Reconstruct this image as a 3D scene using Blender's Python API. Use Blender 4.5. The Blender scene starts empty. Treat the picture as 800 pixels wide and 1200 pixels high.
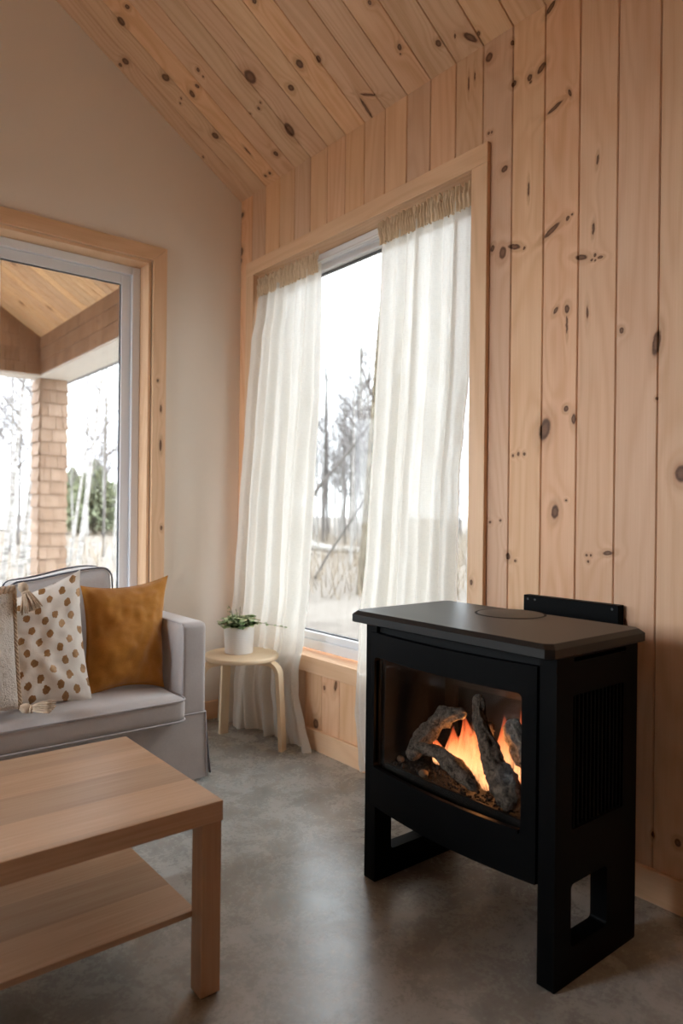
import bpy, bmesh, math, random
from mathutils import Vector, Matrix, noise as mnoise
rnd = random.Random(7)
scene = bpy.context.scene
COL = scene.collection
PI = math.pi

# ------------------------------------------------------------------ helpers
def srgb(r, g, b):
    f = lambda c: (c/255/12.92) if c/255 <= .04045 else ((c/255+.055)/1.055)**2.4
    return (f(r), f(g), f(b), 1)

def lerp(a, b, t): return a+(b-a)*t

class MB:
    """collects vertices, faces, uvs; build() links ONE mesh object"""
    def __init__(s): s.v = []; s.f = []; s.uv = {}; s.mi = {}; s.bid = {}
    def add(s, vs, fs, uvs=None, mi=0, bid=None):
        o = len(s.v); s.v += [tuple(p) for p in vs]
        for k, f in enumerate(fs):
            n = len(s.f); s.f.append(tuple(i+o for i in f)); s.mi[n] = mi
            if uvs is not None: s.uv[n] = uvs[k]
            if bid is not None: s.bid[n] = bid
        return s
    def box(s, x0, x1, y0, y1, z0, z1, bev=0, seg=2, mi=0, bid=None):
        if bev <= 0:
            vs = [(x, y, z) for x in (x0, x1) for y in (y0, y1) for z in (z0, z1)]
            fs = [(0,1,3,2),(4,6,7,5),(0,4,5,1),(2,3,7,6),(0,2,6,4),(1,5,7,3)]
            return s.add(vs, fs, mi=mi, bid=bid)
        bm = bmesh.new(); bmesh.ops.create_cube(bm, size=1)
        for v in bm.verts:
            v.co = Vector((lerp(x0,x1,v.co.x+.5), lerp(y0,y1,v.co.y+.5), lerp(z0,z1,v.co.z+.5)))
        bmesh.ops.bevel(bm, geom=list(bm.edges), offset=bev, segments=seg, profile=.5, affect='EDGES')
        return s.bm(bm, mi=mi, bid=bid)
    def bm(s, bm, mi=0, bid=None):
        bm.verts.ensure_lookup_table(); bm.verts.index_update()
        s.add([v.co.copy() for v in bm.verts], [[v.index for v in f.verts] for f in bm.faces], mi=mi, bid=bid)
        bm.free(); return s
    def tube(s, path, rad, n=8, cap=True, mi=0, squash=None):
        path = [Vector(p) for p in path]; m = len(path)
        if not hasattr(rad, '__len__'): rad = [rad]*m
        vs = []; up = None
        for i, p in enumerate(path):
            t = (path[min(i+1,m-1)]-path[max(i-1,0)]).normalized()
            if up is None:
                up = Vector((0,0,1)) if abs(t.z) < .9 else Vector((1,0,0))
            a = (up-t*up.dot(t)).normalized(); up = a; b = t.cross(a)
            for k in range(n):
                th = 2*PI*k/n
                vs.append(p+(a*math.cos(th)+b*math.sin(th)*(squash or 1))*rad[i])
        fs = [(i*n+k, i*n+(k+1) % n, (i+1)*n+(k+1) % n, (i+1)*n+k) for i in range(m-1) for k in range(n)]
        if cap: fs += [tuple(reversed(range(n))), tuple((m-1)*n+k for k in range(n))]
        return s.add(vs, fs, mi=mi)
    def loop_tube(s, path, rad, n=6):
        path = [Vector(p) for p in path]; m = len(path); vs = []
        c = sum(path, Vector())/m
        for i, p in enumerate(path):
            t = (path[(i+1) % m]-path[i-1]).normalized()
            a = (p-c); a = (a-t*a.dot(t)).normalized(); b = t.cross(a)
            vs += [p+(a*math.cos(2*PI*k/n)+b*math.sin(2*PI*k/n))*rad for k in range(n)]
        fs = [(i*n+k, i*n+(k+1) % n, ((i+1) % m)*n+(k+1) % n, ((i+1) % m)*n+k) for i in range(m) for k in range(n)]
        return s.add(vs, fs)
    def lathe(s, prof, c=(0,0,0), n=40, mi=0):
        c = Vector(c); vs = []
        for r, z in prof:
            vs += [c+Vector((r*math.cos(2*PI*k/n), r*math.sin(2*PI*k/n), z)) for k in range(n)]
        fs = [(i*n+k, i*n+(k+1) % n, (i+1)*n+(k+1) % n, (i+1)*n+k) for i in range(len(prof)-1) for k in range(n)]
        if prof[0][0] > 1e-6: fs.append(tuple(reversed(range(n))))
        if prof[-1][0] > 1e-6: fs.append(tuple((len(prof)-1)*n+k for k in range(n)))
        return s.add(vs, fs, mi=mi)
    def sheet(s, fn, nu, nv, wrap=False, uvfn=None, mi=0):
        vs = [fn(i/nu, j/nv) for j in range(nv+1) for i in range(nu+1)]
        fs = []; uvs = []
        for j in range(nv):
            for i in range(nu):
                a = j*(nu+1)+i; fs.append((a, a+1, a+nu+2, a+nu+1))
                q = [(i/nu, j/nv), ((i+1)/nu, j/nv), ((i+1)/nu, (j+1)/nv), (i/nu, (j+1)/nv)]
                uvs.append([uvfn(*t) if uvfn else t for t in q])
        return s.add(vs, fs, uvs, mi=mi)
    def prism(s, outer, holes, t0, t1, mp):
        """2D outline with holes, extruded t0..t1; mp(a,b,t)->xyz"""
        bm = bmesh.new(); es = []
        for lp in [outer]+list(holes):
            vv = [bm.verts.new((a, b, 0)) for a, b in lp]
            es += [bm.edges.new((vv[i], vv[(i+1) % len(vv)])) for i in range(len(vv))]
        bmesh.ops.triangle_fill(bm, edges=es, use_beauty=True)
        g = bmesh.ops.extrude_face_region(bm, geom=list(bm.faces))
        for e in g['geom']:
            if isinstance(e, bmesh.types.BMVert): e.co.z = 1
        bmesh.ops.recalc_face_normals(bm, faces=list(bm.faces))
        for v in bm.verts: v.co = Vector(mp(v.co.x, v.co.y, lerp(t0, t1, v.co.z)))
        return s.bm(bm)
    def build(s, name, mat, parent=None, smooth=None, fixn=True):
        off = Vector(parent.matrix_world.translation) if parent is not None else Vector()
        if parent is not None:
            off = Vector(); p = parent
            while p is not None: off += p.location; p = p.parent
        me = bpy.data.meshes.new(name)
        me.from_pydata([Vector(p)-off for p in s.v], [], s.f)
        mats = mat if isinstance(mat, (list, tuple)) else [mat]
        for m in mats: me.materials.append(m)
        if any(s.mi.values()):
            for i, p in enumerate(me.polygons): p.material_index = s.mi.get(i, 0)
        if s.uv:
            ul = me.uv_layers.new(name='UVMap')
            for i, p in enumerate(me.polygons):
                if i in s.uv:
                    for k, li in enumerate(p.loop_indices): ul.data[li].uv = s.uv[i][k]
        if s.bid:
            at = me.attributes.new('bid', 'FLOAT', 'FACE')
            for i in range(len(me.polygons)): at.data[i].value = s.bid.get(i, 0)
        if fixn:
            bm = bmesh.new(); bm.from_mesh(me); bmesh.ops.recalc_face_normals(bm, faces=list(bm.faces)); bm.to_mesh(me); bm.free()
        if smooth is not None:
            for p in me.polygons: p.use_smooth = True
            if smooth < 180: me.set_sharp_from_angle(angle=math.radians(smooth))
        o = bpy.data.objects.new(name, me); COL.objects.link(o)
        if parent is not None: o.parent = parent
        return o

def thing(name, label, cat, loc=(0,0,0), group=None):
    o = bpy.data.objects.new(name, None); COL.objects.link(o)
    o.location = loc; o.empty_display_size = .05
    return tag(o, label, cat, group)
def tag(o, label, cat, group=None, kind=None):
    o['label'] = label; o['category'] = cat
    if group: o['group'] = group
    if kind: o['kind'] = kind
    return o
def struct(o, label=None):
    o['kind'] = 'structure'
    if label: o['label'] = label
    return o
def copy_tree(o, parent=None):
    c = o.copy(); COL.objects.link(c); c.parent = parent
    for ch in list(o.children): copy_tree(ch, c)
    return c
def rrect(a0, a1, b0, b1, r, n=5):
    pts = []
    for ca, cb, st in ((a1-r,b1-r,0),(a0+r,b1-r,90),(a0+r,b0+r,180),(a1-r,b0+r,270)):
        for k in range(n+1):
            th = math.radians(st+90*k/n); pts.append((ca+r*math.cos(th), cb+r*math.sin(th)))
    return pts
def cr(pts, n):
    """Catmull-Rom through points, n samples per span"""
    P = [Vector(p) for p in pts]; P = [P[0]*2-P[1]]+P+[P[-1]*2-P[-2]]; out = []
    for i in range(1, len(P)-2):
        for k in range(n):
            t = k/n; a, b, c, d = P[i-1:i+3]
            out.append(.5*((2*b)+(c-a)*t+(2*a-5*b+4*c-d)*t*t+(3*b-a-3*c+d)*t**3))
    out.append(P[-2]); return out
def nz(*a): return mnoise.noise(Vector(a))

# ------------------------------------------------------------------ materials
class NT:
    def __init__(s, name):
        s.m = bpy.data.materials.new(name); s.m.use_nodes = True
        s.t = s.m.node_tree; s.n = s.t.nodes; s.l = s.t.links
        s.b = s.n['Principled BSDF']; s.out = s.n['Material Output']
    def N(s, ty, **kw):
        n = s.n.new(ty)
        for k, v in kw.items():
            if k.startswith('i_'):
                key = k[2:]; key = int(key) if key.isdigit() else key.replace('_', ' ')
                if hasattr(v, 'is_linked') or isinstance(v, bpy.types.NodeSocket): s.l.new(v, n.inputs[key])
                else: n.inputs[key].default_value = v
            else: setattr(n, k, v)
        return n
    def math(s, op, a, b=None, c=None, clamp=False):
        n = s.n.new('ShaderNodeMath'); n.operation = op; n.use_clamp = clamp
        for i, x in enumerate((a, b, c)):
            if x is None: continue
            if isinstance(x, bpy.types.NodeSocket): s.l.new(x, n.inputs[i])
            else: n.inputs[i].default_value = x
        return n.outputs[0]
    def mix(s, f, a, b, mode='MIX'):
        n = s.n.new('ShaderNodeMix'); n.data_type = 'RGBA'; n.blend_type = mode
        for i, x in ((0, f), (6, a), (7, b)):
            if isinstance(x, bpy.types.NodeSocket): s.l.new(x, n.inputs[i])
            else: n.inputs[i].default_value = x
        return n.outputs[2]
    def ramp(s, f, stops, interp='LINEAR'):
        n = s.n.new('ShaderNodeValToRGB'); n.color_ramp.interpolation = interp
        el = n.color_ramp.elements
        while len(el) < len(stops): el.new(.5)
        for e, (p, c) in zip(el, stops):
            e.position = p; e.color = c if hasattr(c, '__len__') else (c, c, c, 1)
        s.l.new(f, n.inputs[0]); return n.outputs[0]
    def noise(s, vec, scale, detail=4, rough=.5, dist=0, out=0):
        n = s.n.new('ShaderNodeTexNoise'); n.inputs['Scale'].default_value = scale
        n.inputs['Detail'].default_value = detail; n.inputs['Roughness'].default_value = rough
        n.inputs['Distortion'].default_value = dist
        if vec is not None: s.l.new(vec, n.inputs['Vector'])
        return n.outputs[out]
    def map(s, vec, loc=(0,0,0), rot=(0,0,0), sc=(1,1,1), ty='POINT'):
        n = s.n.new('ShaderNodeMapping'); n.vector_type = ty
        n.inputs['Location'].default_value = loc; n.inputs['Rotation'].default_value = rot
        n.inputs['Scale'].default_value = sc; s.l.new(vec, n.inputs['Vector']); return n.outputs[0]
    def obj(s): return s.n.new('ShaderNodeTexCoord').outputs['Object']
    def uv(s): return s.n.new('ShaderNodeTexCoord').outputs['UV']
    def comb(s, x, y, z):
        n = s.n.new('ShaderNodeCombineXYZ')
        for i, v in enumerate((x, y, z)):
            if isinstance(v, bpy.types.NodeSocket): s.l.new(v, n.inputs[i])
            else: n.inputs[i].default_value = v
        return n.outputs[0]
    def sep(s, vec):
        n = s.n.new('ShaderNodeSeparateXYZ'); s.l.new(vec, n.inputs[0]); return n.outputs
    def col(s, x):
        if isinstance(x, bpy.types.NodeSocket): s.l.new(x, s.b.inputs['Base Color'])
        else: s.b.inputs['Base Color'].default_value = x
    def set(s, **kw):
        for k, v in kw.items():
            k = k.replace('_', ' ')
            if isinstance(v, bpy.types.NodeSocket): s.l.new(v, s.b.inputs[k])
            else: s.b.inputs[k].default_value = v
        return s
    def bump(s, h, strength=.2, dist=.01):
        n = s.n.new('ShaderNodeBump'); n.inputs['Strength'].default_value = strength
        n.inputs['Distance'].default_value = dist; s.l.new(h, n.inputs['Height'])
        s.l.new(n.outputs[0], s.b.inputs['Normal'])

def plain(name, c, rough=.5, metal=0, spec=.5, bump=None):
    k = NT(name); k.col(c); k.set(Roughness=rough, Metallic=metal)
    k.b.inputs['Specular IOR Level'].default_value = spec
    if bump: k.bump(k.noise(k.obj(), bump[0], 5), bump[1], bump[2])
    return k.m

def wood(name, pale, mid, dark, axis, knots=None, boards=False, rough=.5, cath=1.0, tone=.1, freq=14, knotcol=(.07,.03,.014,1), bands=None, spec=.3, fin=.34):
    """axis: index of the grain direction in (a,b) plane coordinates.
    planar coordinates (across, along) come from the UV map."""
    k = NT(name)
    uv = k.uv(); sp = k.sep(uv)
    a, b = sp[0], sp[1]
    if boards:
        at = k.N('ShaderNodeAttribute', attribute_name='bid').outputs['Fac']
        wn = k.N('ShaderNodeTexWhiteNoise', noise_dimensions='1D'); k.l.new(at, wn.inputs['W'])
        r1 = wn.outputs['Value']; rc = k.sep(wn.outputs['Color'])
    else:
        at = None
    d = None
    if knots:
        wob = k.noise(uv, 45, 2)
        wv = k.N('ShaderNodeVectorMath', operation='SCALE', i_0=k.N('ShaderNodeVectorMath', operation='SUBTRACT', i_0=k.noise(uv, 60, 2, out=1), i_1=(.5,.5,.5)).outputs[0])
        wv.inputs['Scale'].default_value = .006
        pw = k.N('ShaderNodeVectorMath', operation='ADD', i_0=uv, i_1=wv.outputs[0]).outputs[0]
        pw = k.comb(k.sep(pw)[0], k.sep(pw)[1], 0)
        for (ky, kz, rx, rz, an) in knots:
            m = k.map(pw, (ky, kz, 0), (0, 0, an), (rx, rz, 1), 'TEXTURE')
            L = k.N('ShaderNodeVectorMath', operation='LENGTH', i_0=m).outputs['Value']
            d = L if d is None else k.math('MINIMUM', d, L)
    # grain field
    ox = k.math('MULTIPLY', r1, 37.) if boards else 3.3
    oz = k.math('MULTIPLY', rc[1], 19.) if boards else 1.7
    fieldv = k.comb(k.math('ADD', k.math('MULTIPLY', a, 5.5), ox), k.math('ADD', k.math('MULTIPLY', b, .55), oz), ox)
    fld = k.noise(fieldv, 1.0, 1.5, .4)
    if d is not None:  # growth rings bend round the knots
        fld = k.math('ADD', fld, k.math('MULTIPLY', k.math('POWER', 2.718, k.math('MULTIPLY', d, -.55)), .22))
    ring = k.math('SINE', k.math('MULTIPLY', fld, freq*6.283))
    ring = k.math('MULTIPLY_ADD', ring, .5, .5)
    fine = k.noise(k.comb(k.math('ADD', k.math('MULTIPLY', a, 160), ox), k.math('ADD', k.math('MULTIPLY', b, 3.5), oz), 0), 1, 3, .6)
    broad = k.noise(k.comb(k.math('ADD', k.math('MULTIPLY', a, 14), ox), k.math('ADD', k.math('MULTIPLY', b, .8), oz), 4.2), 1, 2, .5)
    t = k.math('ADD', k.math('MULTIPLY', k.math('POWER', ring, 1.6), .38*cath), k.math('ADD', k.math('MULTIPLY', fine, fin), .17-fin*.5))
    t = k.math('ADD', t, k.math('MULTIPLY', broad, .45))
    t = k.math('SUBTRACT', t, .12)
    c = k.ramp(t, [(0.1, pale), (.5, mid), (.95, dark)])
    if boards:
        v = k.math('MULTIPLY_ADD', rc[0], tone*2, 1-tone)
        hsv = k.N('ShaderNodeHueSaturation'); k.l.new(c, hsv.inputs['Color'])
        k.l.new(v, hsv.inputs['Value'])
        k.l.new(k.math('MULTIPLY_ADD', rc[2], .007, .4965), hsv.inputs['Hue'])
        k.l.new(k.math('MULTIPLY_ADD', r1, .14, .93), hsv.inputs['Saturation'])
        c = hsv.outputs[0]
    if bands:      # strips of veneer with differing tone across the grain
        st = k.math('FLOOR', k.math('MULTIPLY', a, 1/bands))
        w2 = k.N('ShaderNodeTexWhiteNoise', noise_dimensions='1D'); k.l.new(st, w2.inputs['W'])
        hs = k.N('ShaderNodeHueSaturation'); k.l.new(c, hs.inputs['Color'])
        k.l.new(k.math('MULTIPLY_ADD', w2.outputs['Value'], .34, .80), hs.inputs['Value'])
        c = hs.outputs[0]
    if d is not None:
        halo = k.ramp(d, [(0, 1), (.2, .8), (.62, .12), (1, 0)], 'EASE')
        dn = k.math('MULTIPLY', d, .3)
        halo = k.ramp(dn, [(0, 1), (.27, 1), (.42, .45), (.85, 0)], 'EASE')
        c = k.mix(k.math('MULTIPLY', halo, .55), c, srgb(150, 92, 52))
        core = k.ramp(dn, [(0, .75), (.12, .8), (.20, 1), (.26, .95), (.33, 0)])
        kc = k.mix(k.noise(uv, 160, 3), knotcol, (.18,.08,.036,1))
        c = k.mix(core, c, kc)
    k.col(c); k.set(Roughness=rough); k.b.inputs['Specular IOR Level'].default_value = spec
    k.bump(k.math('ADD', fine, k.math('MULTIPLY', ring, .4)), .06, .002)
    return k.m

def fabric(name, c1, c2, weave=900, rough=.9, sheen=.3, mott=6, bump=.25, wr=0):
    k = NT(name); o = k.obj()
    n = k.noise(o, mott, 5, .6); w = k.noise(k.map(o, sc=(1,1,.18)), weave*.5, 2, .6); w2 = k.noise(k.map(o, sc=(.18,.18,1)), weave*.5, 2, .6)
    f = k.math('ADD', k.math('MULTIPLY', n, .6), k.math('MULTIPLY', k.math('ADD', w, w2), .2))
    k.col(k.ramp(f, [(.3, c1), (.7, c2)])); k.set(Roughness=rough)
    k.b.inputs['Sheen Weight'].default_value = sheen; k.b.inputs['Specular IOR Level'].default_value = .15
    h = k.math('ADD', w, w2)
    if wr: h = k.math('ADD', h, k.math('MULTIPLY', k.noise(o, 22, 4, .6, 1.5), wr))
    k.bump(h, bump, .002)
    return k.m

def planks_uv(mb_faces=None): pass

SKY, EXPO = 3.6, 3.35
def guv(o, axis=2, off=None, fn=None, world=True):
    """UV in metres: (across the grain, along the grain)"""
    me = o.data; ul = me.uv_layers.get('UVMap') or me.uv_layers.new(name='UVMap')
    base = Vector(); p = o
    while p is not None: base += p.location; p = p.parent
    if off is None: off = (rnd.uniform(0,9), rnd.uniform(0,9))
    for poly in me.polygons:
        n = poly.normal; an = [abs(n.x), abs(n.y), abs(n.z)]
        oth = [i for i in range(3) if i != axis]
        # across = the in-plane axis that is not the grain
        ac = oth[0] if an[oth[1]] >= an[oth[0]] else oth[1]
        for li in poly.loop_indices:
            co = me.vertices[me.loops[li].vertex_index].co+base
            if fn: ul.data[li].uv = fn(co)
            elif an[axis] > .9: ul.data[li].uv = (co[oth[0]]+off[0], co[oth[1]]*.15+off[1])
            else: ul.data[li].uv = (co[ac]+off[0], co[axis]+off[1])
    return o

KW = [(-2.129,3.001,0.0103,0.024,0.87),(-2.043,2.793,0.0104,0.0125,-0.01),(-2.047,2.775,0.0056,0.0047,-0.01),(-1.972,2.804,0.0116,0.0112,-0.01),(-2.092,2.803,0.0114,0.0202,0.78),(-2.211,2.66,0.0057,0.0141,-0.34),(-2.151,2.636,0.007,0.0324,1.24),(-2.32,2.387,0.0042,0.0166,0.09),(-2.043,2.384,0.0037,0.0251,-0.01),(-2.143,2.204,0.0098,0.0364,1.06),(-2.208,2.226,0.0067,0.0085,0.43),(-2.225,2.235,0.0043,0.0044,-0.01),(-1.981,2.193,0.0096,0.0286,1.91),(-2.027,2.174,0.0054,0.0069,0.7),(-2.307,2.16,0.0045,0.0198,0.05),(-2.263,2.076,0.0089,0.0221,1.87),(-2.302,2.057,0.0048,0.0043,-0.01),(-2.314,2.069,0.0047,0.0057,-0.01),(-2.333,2.057,0.0049,0.0098,1.68),(-2.315,2.052,0.0038,0.0034,-0.01),(-2.164,1.916,0.0067,0.0126,0.54),(-2.209,1.912,0.0088,0.0148,-0.01),(-2.209,1.858,0.0034,0.0297,-0.01),(-2.288,1.883,0.0038,0.0203,-0.01),(-2.412,1.798,0.0077,0.0097,-0.01),(-2.529,1.736,0.0125,0.0388,0.14),(-2.124,1.501,0.0216,0.0389,0.24),(-2.21,1.565,0.0089,0.0099,0.19),(-2.24,1.527,0.0076,0.0176,-0.01),(-2.01,1.42,0.0053,0.0069,-0.01),(-2.037,1.418,0.0056,0.0063,-0.01),(-1.987,1.415,0.005,0.0048,-0.01),(-2.214,1.248,0.0047,0.0041,-0.01),(-2.531,1.563,0.0038,0.0043,-0.01),(-2.611,1.326,0.0192,0.0258,-0.01),(-2.17,1.207,0.0138,0.024,0.09),(-1.883,1.165,0.0054,0.0043,-0.01),(-1.932,1.173,0.0052,0.0048,-0.01),(-1.969,1.039,0.0097,0.0128,-0.34),(-2.002,1.025,0.0054,0.0047,-0.01),(-2.373,1.073,0.0073,0.0167,1.44),(-2.295,1.061,0.0042,0.004,-0.01),(-2.311,1.062,0.0041,0.004,-0.01),(-2.302,1.041,0.0041,0.004,-0.01),(-1.853,2.961,0.0164,0.0171,0.37),(-1.962,2.962,0.0062,0.0096,-0.01),(-1.933,2.5,0.0143,0.0117,-0.01),(-1.88,2.215,0.0087,0.0124,0.22),(-1.929,2.185,0.0159,0.0227,-0.01),(-1.855,2.667,0.0053,0.0058,0.5),(-1.87,2.665,0.0052,0.0057,0.5),(-1.751,2.907,0.004,0.0273,-0.01),(-2.536,0.204,0.0054,0.0106,-0.01),(-2.613,0.209,0.009,0.0116,-0.01),(-2.438,0.846,0.0059,0.0216,-0.16),(-0.789,0.129,0.0214,0.0236,-0.02),(-0.856,0.323,0.0083,0.0106,-0.02),(-0.945,0.35,0.0101,0.0262,0.2),(-0.016,2.942,0.0162,0.0135,0.15),(-0.005,2.728,0.0223,0.0243,0.15),(0.003,2.675,0.0185,0.0163,-0.02),(0.03,2.53,0.0138,0.0163,-0.02),(-1.782,2.92,0.0035,0.0169,-0.01)]
KC = [(-0.086,0.89,0.0212,0.0164,0.24),(-0.034,0.898,0.0116,0.0092,0.25),(-0.376,1.02,0.0147,0.0105,0.36),(-0.272,1.006,0.0204,0.022,0.38),(-0.242,0.711,0.0239,0.019,0.36),(-0.469,0.632,0.0085,0.0115,1.01),(-0.465,0.596,0.0048,0.0063,1.01),(-0.385,0.585,0.0104,0.0118,-0.54),(-0.315,0.577,0.0145,0.019,0.61),(-0.225,0.598,0.005,0.007,1.04),(-0.192,0.584,0.0051,0.0071,1.04),(-0.231,0.361,0.0209,0.0187,0.6),(-0.026,0.317,0.0054,0.0082,1.01),(-0.72,0.458,0.0311,0.0325,0.25),(-1.017,0.364,0.0185,0.0196,0.43),(-0.885,0.31,0.0162,0.0146,0.21),(-1.122,0.331,0.0116,0.0164,0.63),(-1.028,0.66,0.0116,0.0098,0.2),(-0.627,0.33,0.0084,0.0078,0.26),(-0.663,0.345,0.0057,0.0067,0.92),(-0.555,0.336,0.0061,0.006,0.28),(-0.7,0.167,0.0245,0.0365,0.29),(-0.508,0.112,0.0143,0.0139,0.52),(-1.503,0.371,0.0082,0.0095,0.76),(-0.327,0.049,0.0089,0.0079,0.3),(-0.369,0.048,0.0095,0.0087,-0.53),(-1.504,0.175,0.0092,0.0124,0.72),(-1.489,0.152,0.0039,0.0042,0.71),(-1.664,0.101,0.0122,0.0133,0.26),(-1.795,0.052,0.0134,0.0298,-0.59),(-1.833,0.048,0.0062,0.0088,0.61),(-1.175,0.049,0.0074,0.0513,0.1),(-1.228,0.093,0.0052,0.0384,2.13),(-1.743,0.089,0.0036,0.0096,0.64),(-0.35,0.204,0.0056,0.0252,0.03)]

PALE, MID, DARK = srgb(232,193,158), srgb(217,171,133), srgb(188,135,97)
M = {}
KW.sort(key=lambda q: -q[0])
WCUT = [-1.98, -2.245]
M['wall_pine'] = [wood('pine_wall_boards', PALE, MID, DARK, 2, [q for q in KW if lo_-.03 < q[0] < hi_+.03], True, .55, cath=.42) for lo_, hi_ in ((-1.98, 1), (-2.245, -1.98), (-9, -2.245))]
M['ceil_pine'] = wood('pine_ceiling_boards', srgb(232,194,158), srgb(214,169,130), srgb(182,132,93), 1, KC, True, .5, cath=.5)
M['trim_pine'] = wood('pine_trim', srgb(236,199,163), srgb(222,181,142), srgb(194,146,107), 2, [(-.36,2.6,.009,.013,.3),(-1.72,2.2,.006,.009,0),(-1.66,2.62,.009,.013,.4),(-.50,1.55,.007,.03,0),(-.52,1.9,.006,.008,0),(-.50,1.75,.005,.02,0),(-.49,1.1,.006,.012,0),(-.8,2.6,.006,.01,.2),(-1.05,2.59,.005,.008,.5),(-.7,2.59,.006,.006,0),(-1.81,.93,.007,.011,0)], False, .5, cath=.5)
M['porch_pine'] = wood('pine_porch_boards', srgb(234,200,162), srgb(220,180,138), srgb(178,130,88), 1, [(-.5,.3,.02,.03,0),(1.0,.8,.02,.03,0),(2.2,.5,.018,.03,0),(1.6,.15,.02,.03,0),(3,.7,.02,.03,0),(2.7,1.1,.02,.03,0),(.4,.9,.02,.03,0),(3.7,.4,.02,.03,0),(1.9,1.2,.02,.03,0),(3.3,.2,.02,.03,0)], True, .6, cath=.7, tone=.17)
M['oak'] = wood('oak_veneer', srgb(204,174,146), srgb(184,149,118), srgb(148,111,82), 0, None, False, .36, cath=.3, bands=.155, freq=9, spec=.5, fin=.8)
M['oak_plain'] = wood('oak_veneer_plain', srgb(196,162,132), srgb(176,138,108), srgb(142,104,76), 2, None, False, .45, cath=.35, freq=9, spec=.35, fin=.7)
M['birch'] = wood('birch_plywood', srgb(240,218,186), srgb(232,206,170), srgb(214,182,142), 0, None, False, .45, cath=.25, freq=6)
M['shingle'] = None

def mat_shingle(name, c1, c2, c3):
    k = NT(name); o = k.obj(); at = k.N('ShaderNodeAttribute', attribute_name='bid').outputs['Fac']
    wn = k.N('ShaderNodeTexWhiteNoise', noise_dimensions='1D'); k.l.new(at, wn.inputs['W'])
    n = k.noise(k.map(o, sc=(30,30,2.2)), 1, 4, .65); n2 = k.noise(o, 3.2, 3)
    f = k.math('ADD', k.math('MULTIPLY', n, .5), k.math('MULTIPLY', wn.outputs['Value'], .26))
    f = k.math('ADD', f, k.math('MULTIPLY', n2, .2))
    k.col(k.ramp(f, [(.16, c1), (.42, c2), (.75, c3)])); k.set(Roughness=.85)
    k.bump(n, .3, .01); return k.m
M['shingle'] = mat_shingle('cedar_shingles', srgb(122,98,80), srgb(152,126,105), srgb(174,150,130))
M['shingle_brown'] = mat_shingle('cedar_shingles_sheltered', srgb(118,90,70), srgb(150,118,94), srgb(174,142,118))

k = NT('drywall'); o_ = k.obj()
k.col(srgb(240,230,217)); k.set(Roughness=.75); k.b.inputs['Specular IOR Level'].default_value = .2
k.bump(k.noise(o_, 260, 3), .05, .002); M['drywall'] = k.m

k = NT('polished_concrete'); o_ = k.obj()
n1 = k.noise(o_, 1.1, 7, .68, .8); n2 = k.noise(o_, 6, 7, .74, .5); n3 = k.noise(o_, 70, 4, .75)
f = k.math('ADD', k.math('MULTIPLY', n1, .62), k.math('MULTIPLY', n2, .42)); f = k.math('ADD', f, k.math('MULTIPLY', n3, .10))
cc = k.ramp(f, [(.40, srgb(124,121,115)), (.53, srgb(155,154,149)), (.60, srgb(171,171,167)), (.72, srgb(193,193,189))])
# trowel scratches and hairline crazing
def scr(sc, an, w0, thr):
    q = k.noise(k.map(k.N('ShaderNodeVectorMath', operation='ADD', i_0=o_, i_1=k.N('ShaderNodeVectorMath', operation='SCALE', i_0=k.noise(o_, 1.7, 2, .5, out=1)).outputs[0]).outputs[0], rot=(0,0,an), sc=(sc, sc*.035, 1)), 1, 2, .5)
    return k.math('MULTIPLY', k.ramp(q, [(.5-w0, 0), (.5, 1), (.5+w0, 0)]), k.ramp(k.noise(o_, 3.1+an, 3), [(thr, 0), (thr+.1, 1)]))
vo = k.N('ShaderNodeTexVoronoi', feature='DISTANCE_TO_EDGE'); vo.inputs['Scale'].default_value = 9
k.l.new(k.N('ShaderNodeVectorMath', operation='ADD', i_0=o_, i_1=k.N('ShaderNodeVectorMath', operation='SCALE', i_0=k.noise(o_, 5, 6, .75, out=1)).outputs[0]).outputs[0], vo.inputs['Vector'])
cr_ = k.math('MULTIPLY', k.ramp(vo.outputs['Distance'], [(0, 1), (.016, 0)]), k.ramp(k.noise(o_, 1.6, 4), [(.50, 0), (.60, 1)]))
sc_ = k.math('MAXIMUM', scr(30, .6, .012, .5), k.math('MAXIMUM', scr(26, 2.1, .012, .52), scr(34, 1.3, .010, .54)))
cc = k.mix(k.math('MULTIPLY', cr_, .24), cc, srgb(84,80,72)); cc = k.mix(k.math('MULTIPLY', sc_, .22), cc, srgb(96,92,84))
sp_ = k.ramp(k.noise(o_, 150, 1), [(.72, 0), (.76, 1)]); cc = k.mix(k.math('MULTIPLY', sp_, .4), cc, srgb(76,70,60))
k.col(cc)
rg = k.math('ADD', k.math('ADD', k.math('MULTIPLY', n2, .5), k.math('MULTIPLY', n3, .3)), k.math('MULTIPLY', sc_, .12))
k.set(Roughness=k.ramp(rg, [(.3, .20), (.55, .37)]))
k.b.inputs['Specular IOR Level'].default_value = .6
k.bump(k.math('ADD', n2, k.math('MULTIPLY', k.math('MAXIMUM', cr_, sc_), -.3)), .07, .004); M['concrete'] = k.m

M['vinyl'] = plain('white_vinyl', srgb(232,233,236), .35, spec=.4)
M['gasket'] = plain('dark_gasket', srgb(84,85,90), .6)
M['white_metal'] = plain('white_painted_metal', srgb(225,225,225), .4)
M['soffit'] = plain('white_soffit', srgb(226,222,216), .6)
M['gutter'] = plain('grey_gutter', srgb(120,124,130), .4)

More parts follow.
